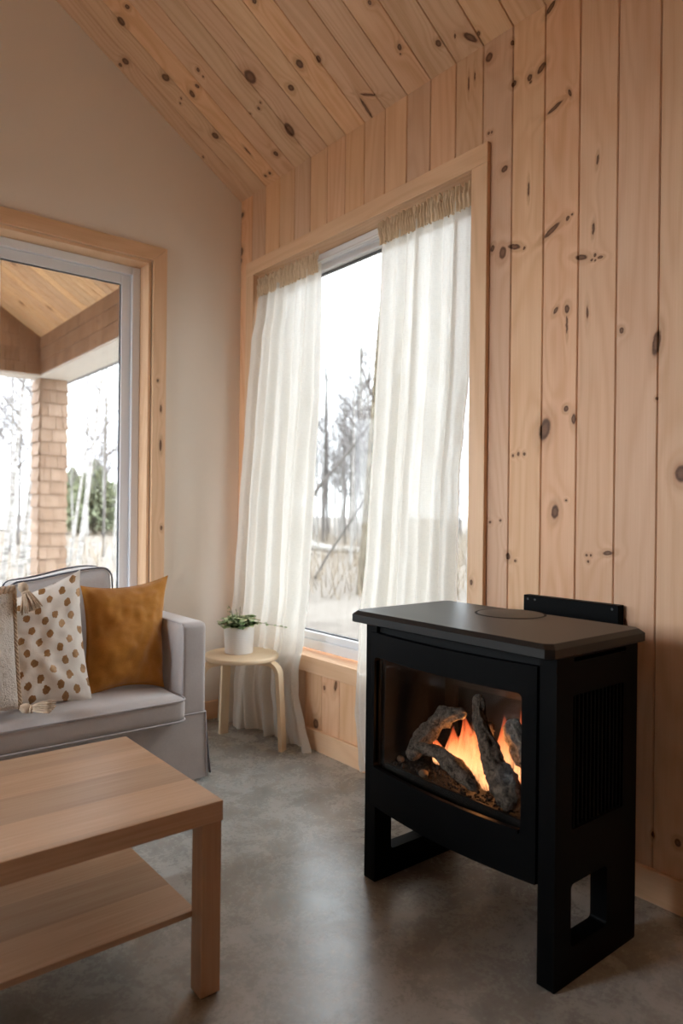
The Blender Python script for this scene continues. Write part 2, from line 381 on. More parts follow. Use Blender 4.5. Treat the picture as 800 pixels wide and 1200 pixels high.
def thin_glass(name, tint=(1,1,1,1), f0=.035):
    m = bpy.data.materials.new(name); m.use_nodes = True; t = m.node_tree; t.nodes.clear()
    out = t.nodes.new('ShaderNodeOutputMaterial'); mx = t.nodes.new('ShaderNodeMixShader')
    tr = t.nodes.new('ShaderNodeBsdfTransparent'); tr.inputs[0].default_value = tint
    gl = t.nodes.new('ShaderNodeBsdfGlossy'); gl.inputs['Roughness'].default_value = 0.02
    lw = t.nodes.new('ShaderNodeLayerWeight'); lw.inputs['Blend'].default_value = .5     # Schlick, same from both sides
    pw = t.nodes.new('ShaderNodeMath'); pw.operation = 'POWER'; pw.inputs[1].default_value = 5; t.links.new(lw.outputs['Facing'], pw.inputs[0])
    fr = t.nodes.new('ShaderNodeMath'); fr.operation = 'MULTIPLY_ADD'; fr.inputs[1].default_value = .95; fr.inputs[2].default_value = f0; t.links.new(pw.outputs[0], fr.inputs[0])
    t.links.new(fr.outputs[0], mx.inputs[0]); t.links.new(tr.outputs[0], mx.inputs[1]); t.links.new(gl.outputs[0], mx.inputs[2])
    t.links.new(mx.outputs[0], out.inputs[0]); return m
M['glass'] = thin_glass('window_glass', (.95,.96,.96,1))
M['glass_door'] = thin_glass('door_glass', (.45,.455,.455,1))  # tint added to dim the outdoors against the room
M['glass_tint'] = thin_glass('dimmed_window_glass', (.38,.383,.38,1))  # added tint, darkens the view and the daylight through this pane
M['stove_glass'] = thin_glass('stove_glass', (.88,.86,.84,1), .010)

M['black'] = plain('black_steel', (.0016,.0016,.0018,1), .5, spec=.06, bump=(500,.05,.001))
M['black_top'] = plain('black_steel_plate', (.006,.0056,.0052,1), .4, spec=.36, bump=(350,.06,.001))
M['black_matte'] = plain('black_matte', (.004,.004,.004,1), .7, spec=.2)
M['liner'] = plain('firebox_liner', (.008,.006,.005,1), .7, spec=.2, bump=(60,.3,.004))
M['back_frame'] = plain('brown_back_frame', (.035,.026,.018,1), .8, spec=.2, bump=(80,.3,.004))

# ------------------------------------------------------------------ room shell
ZE, KS = 3.02, .655                      # eave height, roof pitch
XW, YS = -5.0, -8.2                      # west wall, south wall
XR = XW/2; ZR = ZE+KS*(-XR)
f_ = struct(MB().box(XW-.2, .2, YS-.2, .2, -.2, 0).build('floor', M['concrete']))

# east wall: framing with the window opening, and the vertical pine boards in front of it
WY0, WY1, WZ0, WZ1 = -1.787, -.174, .464, 2.546
def boards_right():
    m = MB(); pitch = .1417; g = .0022; kk = 0; ys = [0.0, -.125]
    while ys[-1] > YS: ys.append(max(ys[-1]-pitch, YS))
    def strip(y0, y1, z0, z1, b):      # bevelled edges make the V groove
        e = .004; gp = .0011; x0, x1 = 0.0, .016
        pr = [(x1, y0+gp), (e, y0+gp), (x0, y0+e), (x0, y1-e), (e, y1-gp), (x1, y1-gp)]
        vs = [(x, y, z) for z in (z0, z1) for x, y in pr]; n = len(pr)
        fs = [(i, (i+1) % n, n+(i+1) % n, n+i) for i in range(n)]+[tuple(range(n)), tuple(range(n, 2*n))]
        m.add(vs, fs, bid=b)
    for i in range(len(ys)-1):
        y1, y0 = ys[i], ys[i+1]; b = i*1.37+.5
        segs = [(y0, y1)]
        cuts = [c for c in (WY0-.02, WY1+.02) if y0 < c < y1]
        pts = sorted([y0]+cuts+[y1])
        for a, c in zip(pts, pts[1:]):
            mid = (a+c)/2
            if WY0-.02 < mid < WY1+.02: continue
            if cuts: strip(a, c, WZ0-.02, WZ1+.02, b)
            else: strip(a, c, 0, ZE+.01, b)
        if cuts or WY0 < (y0+y1)/2 < WY1: strip(y0, y1, 0, WZ0-.02, b); strip(y0, y1, WZ1+.02, ZE+.01, b)
    return m
wr_m = boards_right()
def frame_wall(m, x0, x1, oy0, oy1, oz0, oz1, y0, y1, z1):
    m.box(x0, x1, y0, oy0, 0, z1); m.box(x0, x1, oy1, y1, 0, z1)
    m.box(x0, x1, oy0, oy1, 0, oz0); m.box(x0, x1, oy0, oy1, oz1, z1)
wr_m.bid = dict(wr_m.bid)
frame_wall(wr_m, .0165, .2, WY0-.02, WY1+.02, WZ0-.02, WZ1+.02, YS, .2, ZE+.12)
for i_, f__ in enumerate(wr_m.f):
    yy = sum(wr_m.v[q][1] for q in f__)/len(f__); wr_m.mi[i_] = 0 if yy > WCUT[0] else (1 if yy > WCUT[1] else 2)
wr = struct(wr_m.build('wall_right', M['wall_pine']))
guv(wr, 2, fn=lambda c: (c.y+ (c.x if c.x > .017 else 0), c.z))

# ceiling: two slopes, boards running down the pitch
def slope(sgn):
    m = MB(); pitch = .1417; ys = [0.03, -.125]
    while ys[-1] > YS: ys.append(max(ys[-1]-pitch, YS-.03))
    L = -XR; e = .0035
    nx, nzz = KS/math.hypot(1, KS)*sgn, 1/math.hypot(1, KS)       # outward (up) normal
    def P(y, s, h):
        x = (-s) if sgn > 0 else XW+s
        return (x+nx*h, y, ZE+KS*s+nzz*h)
    for i in range(len(ys)-1):
        y1, y0 = ys[i], ys[i+1]
        gp = .0011; pr = [(y0+gp, .016), (y0+gp, e), (y0+e, 0), (y1-e, 0), (y1-gp, e), (y1-gp, .016)]; n = 6
        vs = [P(y, s, h) for s in (-.03, L) for y, h in pr]
        fs = [(k2, (k2+1) % n, n+(k2+1) % n, n+k2) for k2 in range(n)]+[tuple(range(n)), tuple(range(n, 2*n))]
        m.add(vs, fs, bid=i*1.91+(.3 if sgn > 0 else 200.7))
    a = [P(y, s, h) for y in (YS-.2, .35) for s in (-.45, L+.02) for h in (.017, .2)]
    m.add(a, [(0,1,3,2),(4,6,7,5),(0,4,5,1),(2,3,7,6),(0,2,6,4),(1,5,7,3)], bid=5)
    o = struct(m.build('ceiling', M['ceil_pine']))
    q = math.hypot(1, KS)
    guv(o, 1, fn=lambda c: (c.y, (-c.x if sgn > 0 else c.x-XW+7)*q))
    return o
slope(1); slope(-1)

# north gable wall (left in the photo) with the opening of the glass door
DX0, DX1, DZ1 = -3.373, -.553, 2.546  # left end lies out of view, widened to let in more daylight
out = [(XW-.2, -.15), (.2, -.15), (.2, ZE-.13), (XR, ZR+.02), (XW-.2, ZE-.13)]
wl = struct(MB().prism([(DX0,-.15),(DX0,DZ1),(DX1,DZ1),(DX1,-.15),(0.2,-.15),(0.2,ZE+.0),(XR,ZR+.12),(XW-.2,ZE),(XW-.2,-.15)], [], 0, .2, lambda a, b, t: (a, t, b)).build('wall_left', M['drywall']))
# south wall and west wall behind the camera
wq = struct(MB().prism([(XW-.2,-.15),(.2,-.15),(.2,ZE),(XR,ZR+.12),(XW-.2,ZE)], [], YS-.2, YS, lambda a, b, t: (a, t, b)).build('wall_rear', M['porch_pine'])); guv(wq, 2)
WW = [(-1.5, -.4)]; WWZ = (1.1, 2.7)  # window added in the unseen west wall for fill light
struct(MB().prism([(YS-.2,-.15),(.2,-.15),(.2,ZE+.02),(YS-.2,ZE+.02)],
    [[(a, WWZ[0]), (b, WWZ[0]), (b, WWZ[1]), (a, WWZ[1])] for a, b in WW], XW-.2, XW, lambda a, b, t: (t, a, b)).build('wall_opposite', M['drywall']))

# baseboards
bb = MB().box(-.018, 0, YS, 0, 0, .103, .003, 1)
guv(struct(bb.build('baseboard_right', M['trim_pine'])), 1)
bl = MB().box(-.472, -.018, -.018, 0, 0, .103, .003, 1); bl.box(XW, DX0-.08, -.018, 0, 0, .103, .003, 1)
guv(struct(bl.build('baseboard_left', M['trim_pine'])), 0)

# window casing and reveal (trim_1), door casing and reveal (trim_2)
T1 = MB(); w = .08; th = -.02
T1.box(th, 0, WY0-w, WY1+w, WZ1, WZ1+w, .002, 1)
t1h = T1
guv(struct(T1.build('trim_1', M['trim_pine'])), 1, off=(.0,.0))
T1 = MB()
T1.box(th, 0, WY1, WY1+w, WZ0-w, WZ1, .002, 1); T1.box(th, 0, WY0-w, WY0, WZ0-w, WZ1, .002, 1)
T1.box(.0, .16, WY1, WY1+.018, WZ0-.018, WZ1+.018); T1.box(.0, .16, WY0-.018, WY0, WZ0-.018, WZ1+.018)
guv(struct(T1.build('trim_2', M['trim_pine'])), 2, off=(0,0))
T1 = MB(); T1.box(th, 0, WY0, WY1, WZ0-w, WZ0, .002, 1)
T1.box(0, .16, WY0, WY1, WZ0-.018, WZ0); T1.box(0, .16, WY0, WY1, WZ1, WZ1+.018)
guv(struct(T1.build('trim_3', M['trim_pine'])), 1, off=(2.1,.4))
# door casing with mitred corner
def mitred(m, pts, y0, y1):
    m.prism(pts, [], y0, y1, lambda a, b, t: (a, t, b))
w = .078; T2 = MB()
mitred(T2, [(DX0-w+.003, DZ1+w), (DX1+w+.003, DZ1+w), (DX1+.004, DZ1+.002), (DX0-.004, DZ1+.002)], -.02, 0)
T2.box(DX0, DX1, 0, .16, DZ1-.016, DZ1+.002)
guv(struct(T2.build('trim_4', M['trim_pine'])), 0, off=(0,0), fn=lambda c: (c.z-.06, -c.x*0+c.x) if False else (c.x, c.z) if False else (c.z+.3, c.x))
T2 = MB()
mitred(T2, [(DX1+.0052, DZ1+.002), (DX1+w+.003, DZ1+w-.0015), (DX1+w+.003, 0), (DX1+.0052, 0)], -.02, 0)
mitred(T2, [(DX0-.0052, DZ1+.002), (DX0-w-.003, DZ1+w-.0015), (DX0-w-.003, 0), (DX0-.0052, 0)], -.02, 0)
T2.box(DX1-.016, DX1+.004, 0, .16, 0, DZ1-.016); T2.box(DX0-.004, DX0+.016, 0, .16, 0, DZ1-.016)
guv(struct(T2.build('trim_5', M['trim_pine'])), 2, off=(0,0))

# window_1: white frame in two steps, gasket, one pane
def ring(m, a0, a1, b0, b1, wid, t0, t1, mp, bev=.003):
    for (p0, p1, q0, q1) in ((a0, a0+wid, b0, b1), (a1-wid, a1, b0, b1), (a0+wid, a1-wid, b0, b0+wid), (a0+wid, a1-wid, b1-wid, b1)):
        mp(m, p0, p1, q0, q1, t0, t1)
ex = lambda m, p0, p1, q0, q1, t0, t1: m.box(t0, t1, p0, p1, q0, q1, .003, 1)
ny = lambda m, p0, p1, q0, q1, t0, t1: m.box(p0, p1, t0, t1, q0, q1, .003, 1)
win = struct(thing('window_1', 'white framed picture window between the linen curtains', 'window', (.1, -.98, .48)))
m = MB(); ring(m, WY0+.004, WY1-.004, WZ0+.012, WZ1-.004, .05, .07, .16, ex); struct(m.build('window_frame', M['vinyl'], win))
m = MB(); ring(m, WY0+.054, WY1-.054, WZ0+.062, WZ1-.054, .035, .085, .15, ex); struct(m.build('window_sash', M['vinyl'], win))
m = MB(); ring(m, WY0+.089, WY1-.089, WZ0+.097, WZ1-.089, .006, .108, .128, ex); struct(m.build('gasket', M['gasket'], win))
m = MB(); m.box(.116, .120, WY0+.09, WY1-.09, WZ0+.098, WZ1-.09); struct(m.build('pane', M['glass_tint'], win))

dr = struct(thing('door_1', 'white framed sliding glass door behind the grey sofa', 'door', (-1.5, .14, 0)))
m = MB(); ring(m, DX0+.018, DX1-.018, 0.001, DZ1-.018, .045, .105, .2, ny); struct(m.build('door_frame', M['vinyl'], dr))
for (a, b, t0) in [(DX1-.064-.718-i_*.658, DX1-.064-i_*.658, (.125, .155)[i_ % 2]) for i_ in range(4)]:
    m = MB(); ring(m, a, b, .047, DZ1-.064, .052, t0, t0+.03, ny); sash = struct(m.build('door_sash', M['vinyl'], dr))
    m = MB(); ring(m, a+.052, b-.052, .099, DZ1-.116, .006, t0+.008, t0+.022, ny); struct(m.build('gasket', M['gasket'], sash))
    m = MB(); m.box(a+.054, b-.054, t0+.013, t0+.017, .101, DZ1-.118); struct(m.build('pane', M['glass_door'], sash))

for i, (a, b) in enumerate(WW):
    wn_ = struct(thing('window_%d' % (i+2), 'added white framed window for fill light, on the unseen wall across the room', 'window', (XW-.1, (a+b)/2, WWZ[0])))
    m = MB(); ring(m, a+.002, b-.002, WWZ[0]+.002, WWZ[1]-.002, .07, XW-.16, XW-.06, ex); m.box(XW-.15, XW-.07, (a+b)/2-.03, (a+b)/2+.03, WWZ[0]+.07, WWZ[1]-.07)
    struct(m.build('window_frame', M['vinyl'], wn_))
    m = MB(); m.box(XW-.112, XW-.108, a+.07, b-.07, WWZ[0]+.07, WWZ[1]-.07); struct(m.build('pane', M['glass'], wn_))

# ------------------------------------------------------------------ gas stove
YL, YR_, XF, XB = -1.875, -2.598, -.613, -.222
st = thing('gas_stove', 'black steel gas fireplace stove standing on two open legs by the board wall', 'stove', (-.42, -2.237, 0))
def side(y0, y1, grille):
    holes = [rrect(-.54, -.37, .088, .251, .012)]
    if grille: holes += [rrect(-.54, -.295, .390, .735, .004, 1), rrect(-.537, -.285, .821, .833, .003, 1)]
    m = MB().prism(rrect(XF, XB, 0, .843, .004, 2), holes, y0, y1, lambda a, b, t: (a, t, b))
    return m.build('side_panel', M['black'], st)
side(YL-.05, YL, False); sp = side(YR_, YR_+.05, True)
m = MB()
for i in range(13):
    x = -.53+i*.0185; m.box(x, x+.009, YR_+.003, YR_+.02, .391, .734, .002, 1)
m.box(-.541, -.294, YR_+.03, YR_+.035, .389, .736)
m.build('side_grille', M['black'], sp)
# firebox shell
m = MB(); ya, yb = YR_+.05, YL-.05
m.box(-.60, XB-.002, ya, yb, .258, .272); m.box(-.60, XB-.002, ya, yb, .80, .842)
m.box(-.245, XB-.004, ya, yb, .27, .80); m.box(-.60, -.59, ya, yb, .272, .345); m.box(-.60, -.59, ya, yb, .75, .80)
m.build('firebox', M['black_matte'], st)
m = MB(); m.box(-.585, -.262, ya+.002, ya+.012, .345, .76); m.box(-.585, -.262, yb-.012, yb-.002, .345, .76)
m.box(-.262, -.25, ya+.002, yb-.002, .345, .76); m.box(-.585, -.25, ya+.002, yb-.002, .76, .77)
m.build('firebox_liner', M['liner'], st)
# lighter brown raised frame at the back of the fire chamber: an arch band round a dark field
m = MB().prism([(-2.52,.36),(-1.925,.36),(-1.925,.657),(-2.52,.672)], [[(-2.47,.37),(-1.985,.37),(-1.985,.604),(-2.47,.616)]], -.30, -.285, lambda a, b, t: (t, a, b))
m.build('back_frame', M['back_frame'], st)
m = MB(); m.box(-.575, -.27, ya+.014, yb-.014, .345, .372, .004, 1); m.box(-.585, -.575, ya+.014, yb-.014, .345, .385, .002, 1)
m.build('burner_tray', M['black_matte'], st)
# bowed door
yc, hw = -2.224, .319
def bow(y): return -.618-.030*(1-((y-yc)/hw)**2)
def bowstrip(m, y0, y1, z0, z1, dx0=0, dx1=.02, n=24):
    vs = []
    for i in range(n+1):
        y = lerp(y0, y1, i/n); b = bow(y)
        vs += [(b+dx0, y, z0), (b+dx0, y, z1), (b+dx1, y, z1), (b+dx1, y, z0)]
    fs = [(i*4+k, i*4+(k+1) % 4, i*4+4+(k+1) % 4, i*4+4+k) for i in range(n) for k in range(4)]+[(0,1,2,3), (n*4+3, n*4+2, n*4+1, n*4)]
    m.add(vs, fs)
oy0, oy1, oz0, oz1 = -2.502, -1.925, .375, .733
dm = MB(); d0, d1 = yc-hw, yc+hw
bowstrip(dm, d0, d1, oz1, .81); bowstrip(dm, d0, d1, .252, oz0)
bowstrip(dm, d0, oy0, oz0, oz1, n=3); bowstrip(dm, oy1, d1, oz0, oz1, n=3)
for (y0, s, z0, t) in ((oy0, 1, oz1, -1), (oy1, -1, oz1, -1), (oy0, 1, oz0, 1), (oy1, -1, oz0, 1)):   # rounded corners of the opening
    r = .014; arc = [(y0+s*(r-r*math.sin(PI/2*q/5)), z0+t*(r-r*math.cos(PI/2*q/5))) for q in range(6)]
    pts = [(y0, z0)]+arc
    vs = [(bow(a)+h, a, b) for h in (0, .02) for a, b in pts]; n = len(pts)
    dm.add(vs, [tuple(range(n)), tuple(range(n, 2*n))]+[(i, (i+1) % n, n+(i+1) % n, n+i) for i in range(n)])
door = dm.build('door', M['black'], st, 40)
m = MB(); bowstrip(m, oy0-.01, oy1+.01, oz0-.01, oz1+.01, .011, .015); m.build('glass_pane', M['stove_glass'], door, 40)
m = MB(); bowstrip(m, oy0+.004, oy1-.004, oz0-.004, oz0+.006, -.006, .008); m.build('lower_lip', M['black'], door, 40)
# top plate with sloping edge and clipped corners
def plate(ins):
    x0, x1, y0, y1, c = -.672+ins, -.205-ins, -2.62+ins, -1.853-ins, .018
    return [(x0+c, y0), (x1-c, y0), (x1, y0+c), (x1, y1-c), (x1-c, y1), (x0+c, y1), (x0, y1-c), (x0, y0+c)]
vs = []
for ins, z in ((.004, .8432), (0, .846), (0, .868), (.013, .88)): vs += [(x, y, z) for x, y in plate(ins)]
fs = [tuple(reversed(range(8))), tuple(range(24, 32))]+[(j*8+i, j*8+(i+1) % 8, j*8+8+(i+1) % 8, j*8+8+i) for j in range(3) for i in range(8)]
tp = MB().add(vs, fs).build('top_plate', M['black_top'], st)
lc = (-.305, -2.217, .88)
MB().lathe([(.112, .0002), (.112, .0006), (.1035, .0006), (.1035, .0002)], lc, 64).build('lid_groove', M['black_matte'], tp)
MB().lathe([(.0, .0016), (.100, .0016), (.103, .0012), (.1036, .0002)], lc, 64).build('flue_lid', M['black_top'], tp, 40)

fp = tag(MB().box(-.034, -.0005, -2.432, -2.066, .70, .909, .002, 1).build('wall_plate', M['black']), 'flat black metal plate fixed to the board wall just behind the stove', 'plate')
M['screw'] = plain('steel_screw', (.06,.06,.06,1), .4, 1)
for y in (-2.085, -2.115, -2.41):
    sm = MB().lathe([(.0, .001), (.004, .0006), (.0042, 0)], (0, 0, 0), 10)
    sm.v = [(-.0345-z, y+x, .895+yy) for x, yy, z in sm.v]; sm.build('screw', M['screw'], fp)

# driftwood logs, stones, embers, flames
k = NT('driftwood_bark'); o_ = k.obj()
gn = k.noise(o_, 38, 6, .7, 1.0); g2 = k.noise(o_, 150, 3, .6)
k.col(k.ramp(k.math('ADD', k.math('MULTIPLY', gn, .7), k.math('MULTIPLY', g2, .3)), [(.38, (.012,.009,.007,1)), (.48, (.12,.098,.08,1)), (.66, (.30,.255,.21,1))]))
k.set(Roughness=.9); k.bump(k.math('ADD', gn, g2), .8, .008); M['driftwood'] = k.m
def log(label, pts, rads, seed, squash=.8):
    P = cr(pts, 16); n = len(P); R = []
    for i in range(n):
        t = i/(n-1)*(len(rads)-1); j = min(int(t), len(rads)-2); R.append(lerp(rads[j], rads[j+1], t-j)*1.0)
    R[0] *= .35; R[-1] *= .35; R[1] *= .75; R[-2] *= .75
    m = MB(); m.tube(P, R, 28, squash=squash)
    c = Vector(P[n//2])
    for q in range(len(m.v)):
        v = Vector(m.v[q]); i = min(q//28, n-1); d = v-P[i]
        th = q % 28
        ca, sa = math.cos(2*PI*th/28), math.sin(2*PI*th/28); gro = nz(ca*3.2, sa*3.2, i*.10+seed)*.42+nz(ca*7, sa*7, i*.16+seed*2)*.22+nz(v.x*45, v.y*45, v.z*45+seed)*.16+nz(v.x*130+seed, v.y*130, v.z*130)*.10
        m.v[q] = tuple(P[i]+d*(1+gro))
    o = m.build('driftwood_log', M['driftwood'], None, 180)
    return tag(o, label, 'log', 'driftwood logs in the stove')
log('curved grey driftwood log rising at the left end of the fire', [(-.50,-1.965,.388),(-.485,-2.015,.468),(-.46,-2.075,.542),(-.44,-2.155,.572)], [.018,.030,.030,.014], 1)
log('low dark driftwood log lying along the front of the fire', [(-.535,-2.03,.452),(-.54,-2.12,.462),(-.54,-2.20,.438),(-.535,-2.285,.395)], [.012,.020,.028,.015], 2)
log('tall upright driftwood log leaning in front of the flames', [(-.44,-2.20,.640),(-.465,-2.235,.560),(-.50,-2.30,.500),(-.545,-2.38,.445),(-.555,-2.435,.40)], [.018,.026,.033,.046,.032], 3)
log('charred driftwood log at the right end of the fire, behind the tall log', [(-.41,-2.30,.580),(-.42,-2.35,.520),(-.43,-2.42,.47),(-.44,-2.47,.43)], [.026,.040,.042,.030], 4)
log('short driftwood log at the back of the fire, half hidden by flames', [(-.36,-2.08,.43),(-.37,-2.14,.50),(-.38,-2.21,.52)], [.026,.032,.022], 5)
for (x, y, r, lab) in ((-.52,-1.945,.013,'small round tan stone at the left end of the ember bed'), (-.555,-2.085,.014,'small round tan stone in front of the low log')):
    m = MB(); bm = bmesh.new(); bmesh.ops.create_icosphere(bm, subdivisions=3, radius=r)
    for v in bm.verts: v.co = Vector((v.co.x, v.co.y*1.2, v.co.z*.85))*(1+.12*nz(v.co.x*90, v.co.y*90, r*300))+Vector((x, y, .376+r*.8))
    tag(m.bm(bm).build('stone', plain('tan_stone', (.16,.11,.07,1), .8), None, 180), lab, 'stone', 'stones in the stove')
m = MB()
for q in range(900):
    x, y = rnd.uniform(-.57,-.29), rnd.uniform(-2.52,-1.94); r = rnd.uniform(.003,.006)
    z = .372+r*.5+.012*max(0, nz(x*12, y*12, 0)+.3)
    bm = bmesh.new(); bmesh.ops.create_icosphere(bm, subdivisions=1, radius=r)
    for v in bm.verts: v.co = v.co*(1+.3*rnd.uniform(-1,1))+Vector((x, y, z))
    m.bm(bm)
tag(m.build('ember_gravel', plain('dark_ember_gravel', (.006,.005,.0045,1), .8)), 'dark crushed glass and gravel bed under the fire', 'gravel', kind='stuff')

k = NT('flame'); t = k.t; t.nodes.remove(k.b)
uv = k.uv(); su, sv = k.sep(uv)[0], k.sep(uv)[1]
fz = k.noise(k.comb(k.math('MULTIPLY', su, 13), k.math('MULTIPLY', sv, 1.6), 0), 1, 4, .6, .5)
al = k.math('MULTIPLY', k.ramp(sv, [(0, .55), (.12, 1), (.55, .75), (1, 0)]), k.ramp(fz, [(.33, .1), (.6, 1)]), clamp=True)
lw = k.N('ShaderNodeLayerWeight'); lw.inputs['Blend'].default_value = .5
al = k.math('MULTIPLY', al, k.ramp(lw.outputs['Facing'], [(0, .9), (.5, .55), (1, 0)]))
ec = k.ramp(sv, [(0, (1,.46,.20,1)), (.3, (1,.40,.16,1)), (.65, (1,.20,.06,1)), (1, (.7,.07,.02,1))])
em = k.N('ShaderNodeEmission', i_Color=ec, i_Strength=.30); tr = k.N('ShaderNodeBsdfTransparent'); mx = k.N('ShaderNodeMixShader')
k.l.new(al, mx.inputs[0]); k.l.new(tr.outputs[0], mx.inputs[1]); k.l.new(em.outputs[0], mx.inputs[2]); k.l.new(mx.outputs[0], k.out.inputs[0]); M['flame'] = k.m
m = MB()
for (x, y, z, h, r, s) in ((-.44,-2.10,.40,.13,.032,1),(-.42,-2.14,.40,.17,.036,2),(-.45,-2.17,.39,.14,.034,3),(-.41,-2.19,.40,.16,.034,4),(-.45,-2.23,.39,.15,.032,5),(-.47,-2.27,.385,.11,.03,6),(-.40,-2.27,.40,.20,.034,7),(-.385,-2.33,.40,.22,.03,8),(-.50,-2.44,.385,.12,.03,10),(-.46,-2.47,.385,.14,.03,12),(-.46,-2.055,.40,.09,.024,9),(-.43,-2.115,.40,.11,.04,11)):
    def fl(u, v):
        a = 2*PI*u; rr = r*(math.sin(PI*min(1, v*.85+.16))**.8)*(1-.55*v)*(1+.15*math.sin(3*a+s))
        wob = .016*v*math.sin(v*5+s*2); wo2 = .018*v*math.cos(v*4+s)
        return (x+rr*.8*math.cos(a)+wob*.5, y+rr*1.15*math.sin(a)+wo2, z-.01+h*v)
    m.sheet(fl, 20, 16, uvfn=lambda u, v: (u+s*1.7, v))
tag(m.build('flames', M['flame'], None, 180, fixn=True), 'orange flames burning between the driftwood logs', 'fire', kind='stuff')
fl_ = bpy.data.lights.new('fire_light', 'POINT'); fl_.energy = .5; fl_.color = (1,.42,.14); fl_.shadow_soft_size = .05
lo = bpy.data.objects.new('fire_light', fl_); lo.location = (-.42,-2.22,.46); COL.objects.link(lo)

# ------------------------------------------------------------------ coffee table
tx1, ty0, ty1 = -1.26, -2.083, -1.463; tx0 = tx1-.98
ct = thing('coffee_table', 'low pale oak coffee table with a shelf, in front of the grey sofa', 'table', ((tx0+tx1)/2, (ty0+ty1)/2, 0))
guv(MB().box(tx0, tx1, ty0, ty1, .430, .480, .0012, 1).build('tabletop', M['oak'], ct), 0, off=(.045,.3))
for (a, b) in ((tx0+.003, ty0+.002), (tx1-.056, ty0+.002), (tx0+.003, ty1-.055), (tx1-.056, ty1-.055)):
    lg = guv(MB().box(a, a+.053, b, b+.053, .006, .430, .001, 1).build('leg', M['oak_plain'], ct), 2)
    MB().box(a+.005, a+.048, b+.005, b+.048, 0, .0065, .001, 1).build('glide', M['black_matte'], lg)
guv(MB().box(tx0+.03, tx1-.045, ty0+.052, ty1-.03, .185, .2005, .001, 1).build('shelf', M['oak'], ct), 0, off=(.02,.9))

# ------------------------------------------------------------------ stool and potted plant
SX, SY, SZ, SR = -.258, -.490, .465, .19
sl = thing('stool', 'round pale birch stool with bentwood legs between sofa arm and curtain', 'stool', (SX, SY, 0))
guv(MB().lathe([(0,SZ),(SR-.006,SZ),(SR-.002,SZ-.002),(SR,SZ-.006),(SR,SZ-.018),(SR-.003,SZ-.022),(0,SZ-.022)], (SX,SY,0), 72).build('seat', M['birch'], sl, 40), 0)
for (an, R) in ((86, .205), (-63, .245), (178, .25)):
    a = math.radians(an); dx, dy = math.cos(a), math.sin(a); px, py = -dy, dx
    prof = [(.055, SZ-.022-.011), (R-.085, SZ-.022-.011)]
    for q in range(1, 9):
        th = PI/2*q/8; prof.append((R-.085+.062*math.sin(th), SZ-.033-.062*(1-math.cos(th))))
    prof += [(R-.012, .22), (R, .0)]
    prof = [(p[0], p[1]) for p in prof]
    vs = []
    for i, (r, z) in enumerate(prof):
        p0 = Vector(prof[max(i-1, 0)]); p1 = Vector(prof[min(i+1, len(prof)-1)]); tt = (p1-p0).normalized(); nn = Vector((-tt.y, tt.x))*.0105
        if i == len(prof)-1: nn = Vector((.0105, 0)) if nn.x > 0 else Vector((-.0105, 0))
        hwid = .024 if i > 1 else .026
        for (o1, o2) in ((1, 1), (1, -1), (-1, -1), (-1, 1)):
            rr, zz = r+nn.x*o1, z+nn.y*o1
            vs.append((SX+dx*rr+px*hwid*o2, SY+dy*rr+py*hwid*o2, max(zz, 0)))
    n = len(prof); fs = [(i*4+k_, i*4+(k_+1) % 4, i*4+4+(k_+1) % 4, i*4+4+k_) for i in range(n-1) for k_ in range(4)]+[(3,2,1,0), tuple((n-1)*4+k_ for k_ in range(4))]
    guv(MB().add(vs, fs).build('leg', M['birch'], sl, 50), 2)

PX, PY = -.258, -.463
pt = thing('potted_plant', 'small leafy trailing plant in a white ribbed pot on the birch stool', 'plant', (PX, PY, SZ))
k = NT('white_glazed_pot'); o_ = k.obj(); wv = k.math('SINE', k.math('MULTIPLY', k.sep(o_)[2], 900))
k.col(srgb(236,234,232)); k.set(Roughness=.5); k.bump(k.math('MULTIPLY', wv, .5), .35, .002); M['pot'] = k.m
MB().lathe([(.0,0),(.069,0),(.072,.003),(.0785,.138),(.0775,.141),(.074,.139),(.071,.10),(0,.10)], (PX,PY,SZ), 56).build('pot', M['pot'], pt, 40)
MB().lathe([(0,.126),(.073,.124),(.073,.11),(0,.11)], (PX,PY,SZ), 32).build('soil', plain('dark_soil', (.02,.014,.01,1), .95, bump=(120,1,.01)), pt)
k = NT('leaf_green'); o_ = k.obj(); k.col(k.ramp(k.noise(o_, 70, 3), [(.34, srgb(84,122,62)), (.46, srgb(140,172,104)), (.58, srgb(214,222,188))])); k.set(Roughness=.45); M['leaf'] = k.m
M['stem'] = plain('plant_stem', srgb(86,84,50), .6)
lm, stm = MB(), MB(); r2 = random.Random(11)
def leaf(c, dirv, size):
    d = Vector(dirv).normalized(); s_ = d.cross(Vector((0,0,1)))
    s_ = s_.normalized() if s_.length > .01 else Vector((1,0,0)); n_ = s_.cross(d)
    c = Vector(c); pr = [(0,.0),(.2,.46),(.5,.62),(.8,.44),(1,0)]; vs = []
    for t, w_ in pr:
        dr_ = -.25*t*t*size
        for sgn in (-1, 0, 1): vs.append(c+d*size*t+s_*w_*size*sgn*.9+n_*(abs(sgn)*w_*.22*size+dr_))
    fs = [(i*3+j, i*3+j+1, i*3+4+j, i*3+3+j) for i in range(4) for j in range(2)]
    lm.add(vs, fs)
def sprig(p0, p1, nl, size, sag=.01, up=.3):
    P0, P1 = Vector(p0), Vector(p1); mid = (P0+P1)/2+Vector((0,0,.03)); pth = cr([P0, mid, P1], 6)
    stm.tube(pth, .0013, 5)
    for i in range(nl):
        q = pth[min(len(pth)-1, int((i+1)/nl*(len(pth)-1)))]
        for rep in range(2 if size > .016 else 1):
            a = r2.uniform(0, 2*PI); leaf(q, (math.cos(a), math.sin(a), r2.uniform(-.1, up)), size*r2.uniform(.75, 1.2))
tz = SZ+.124
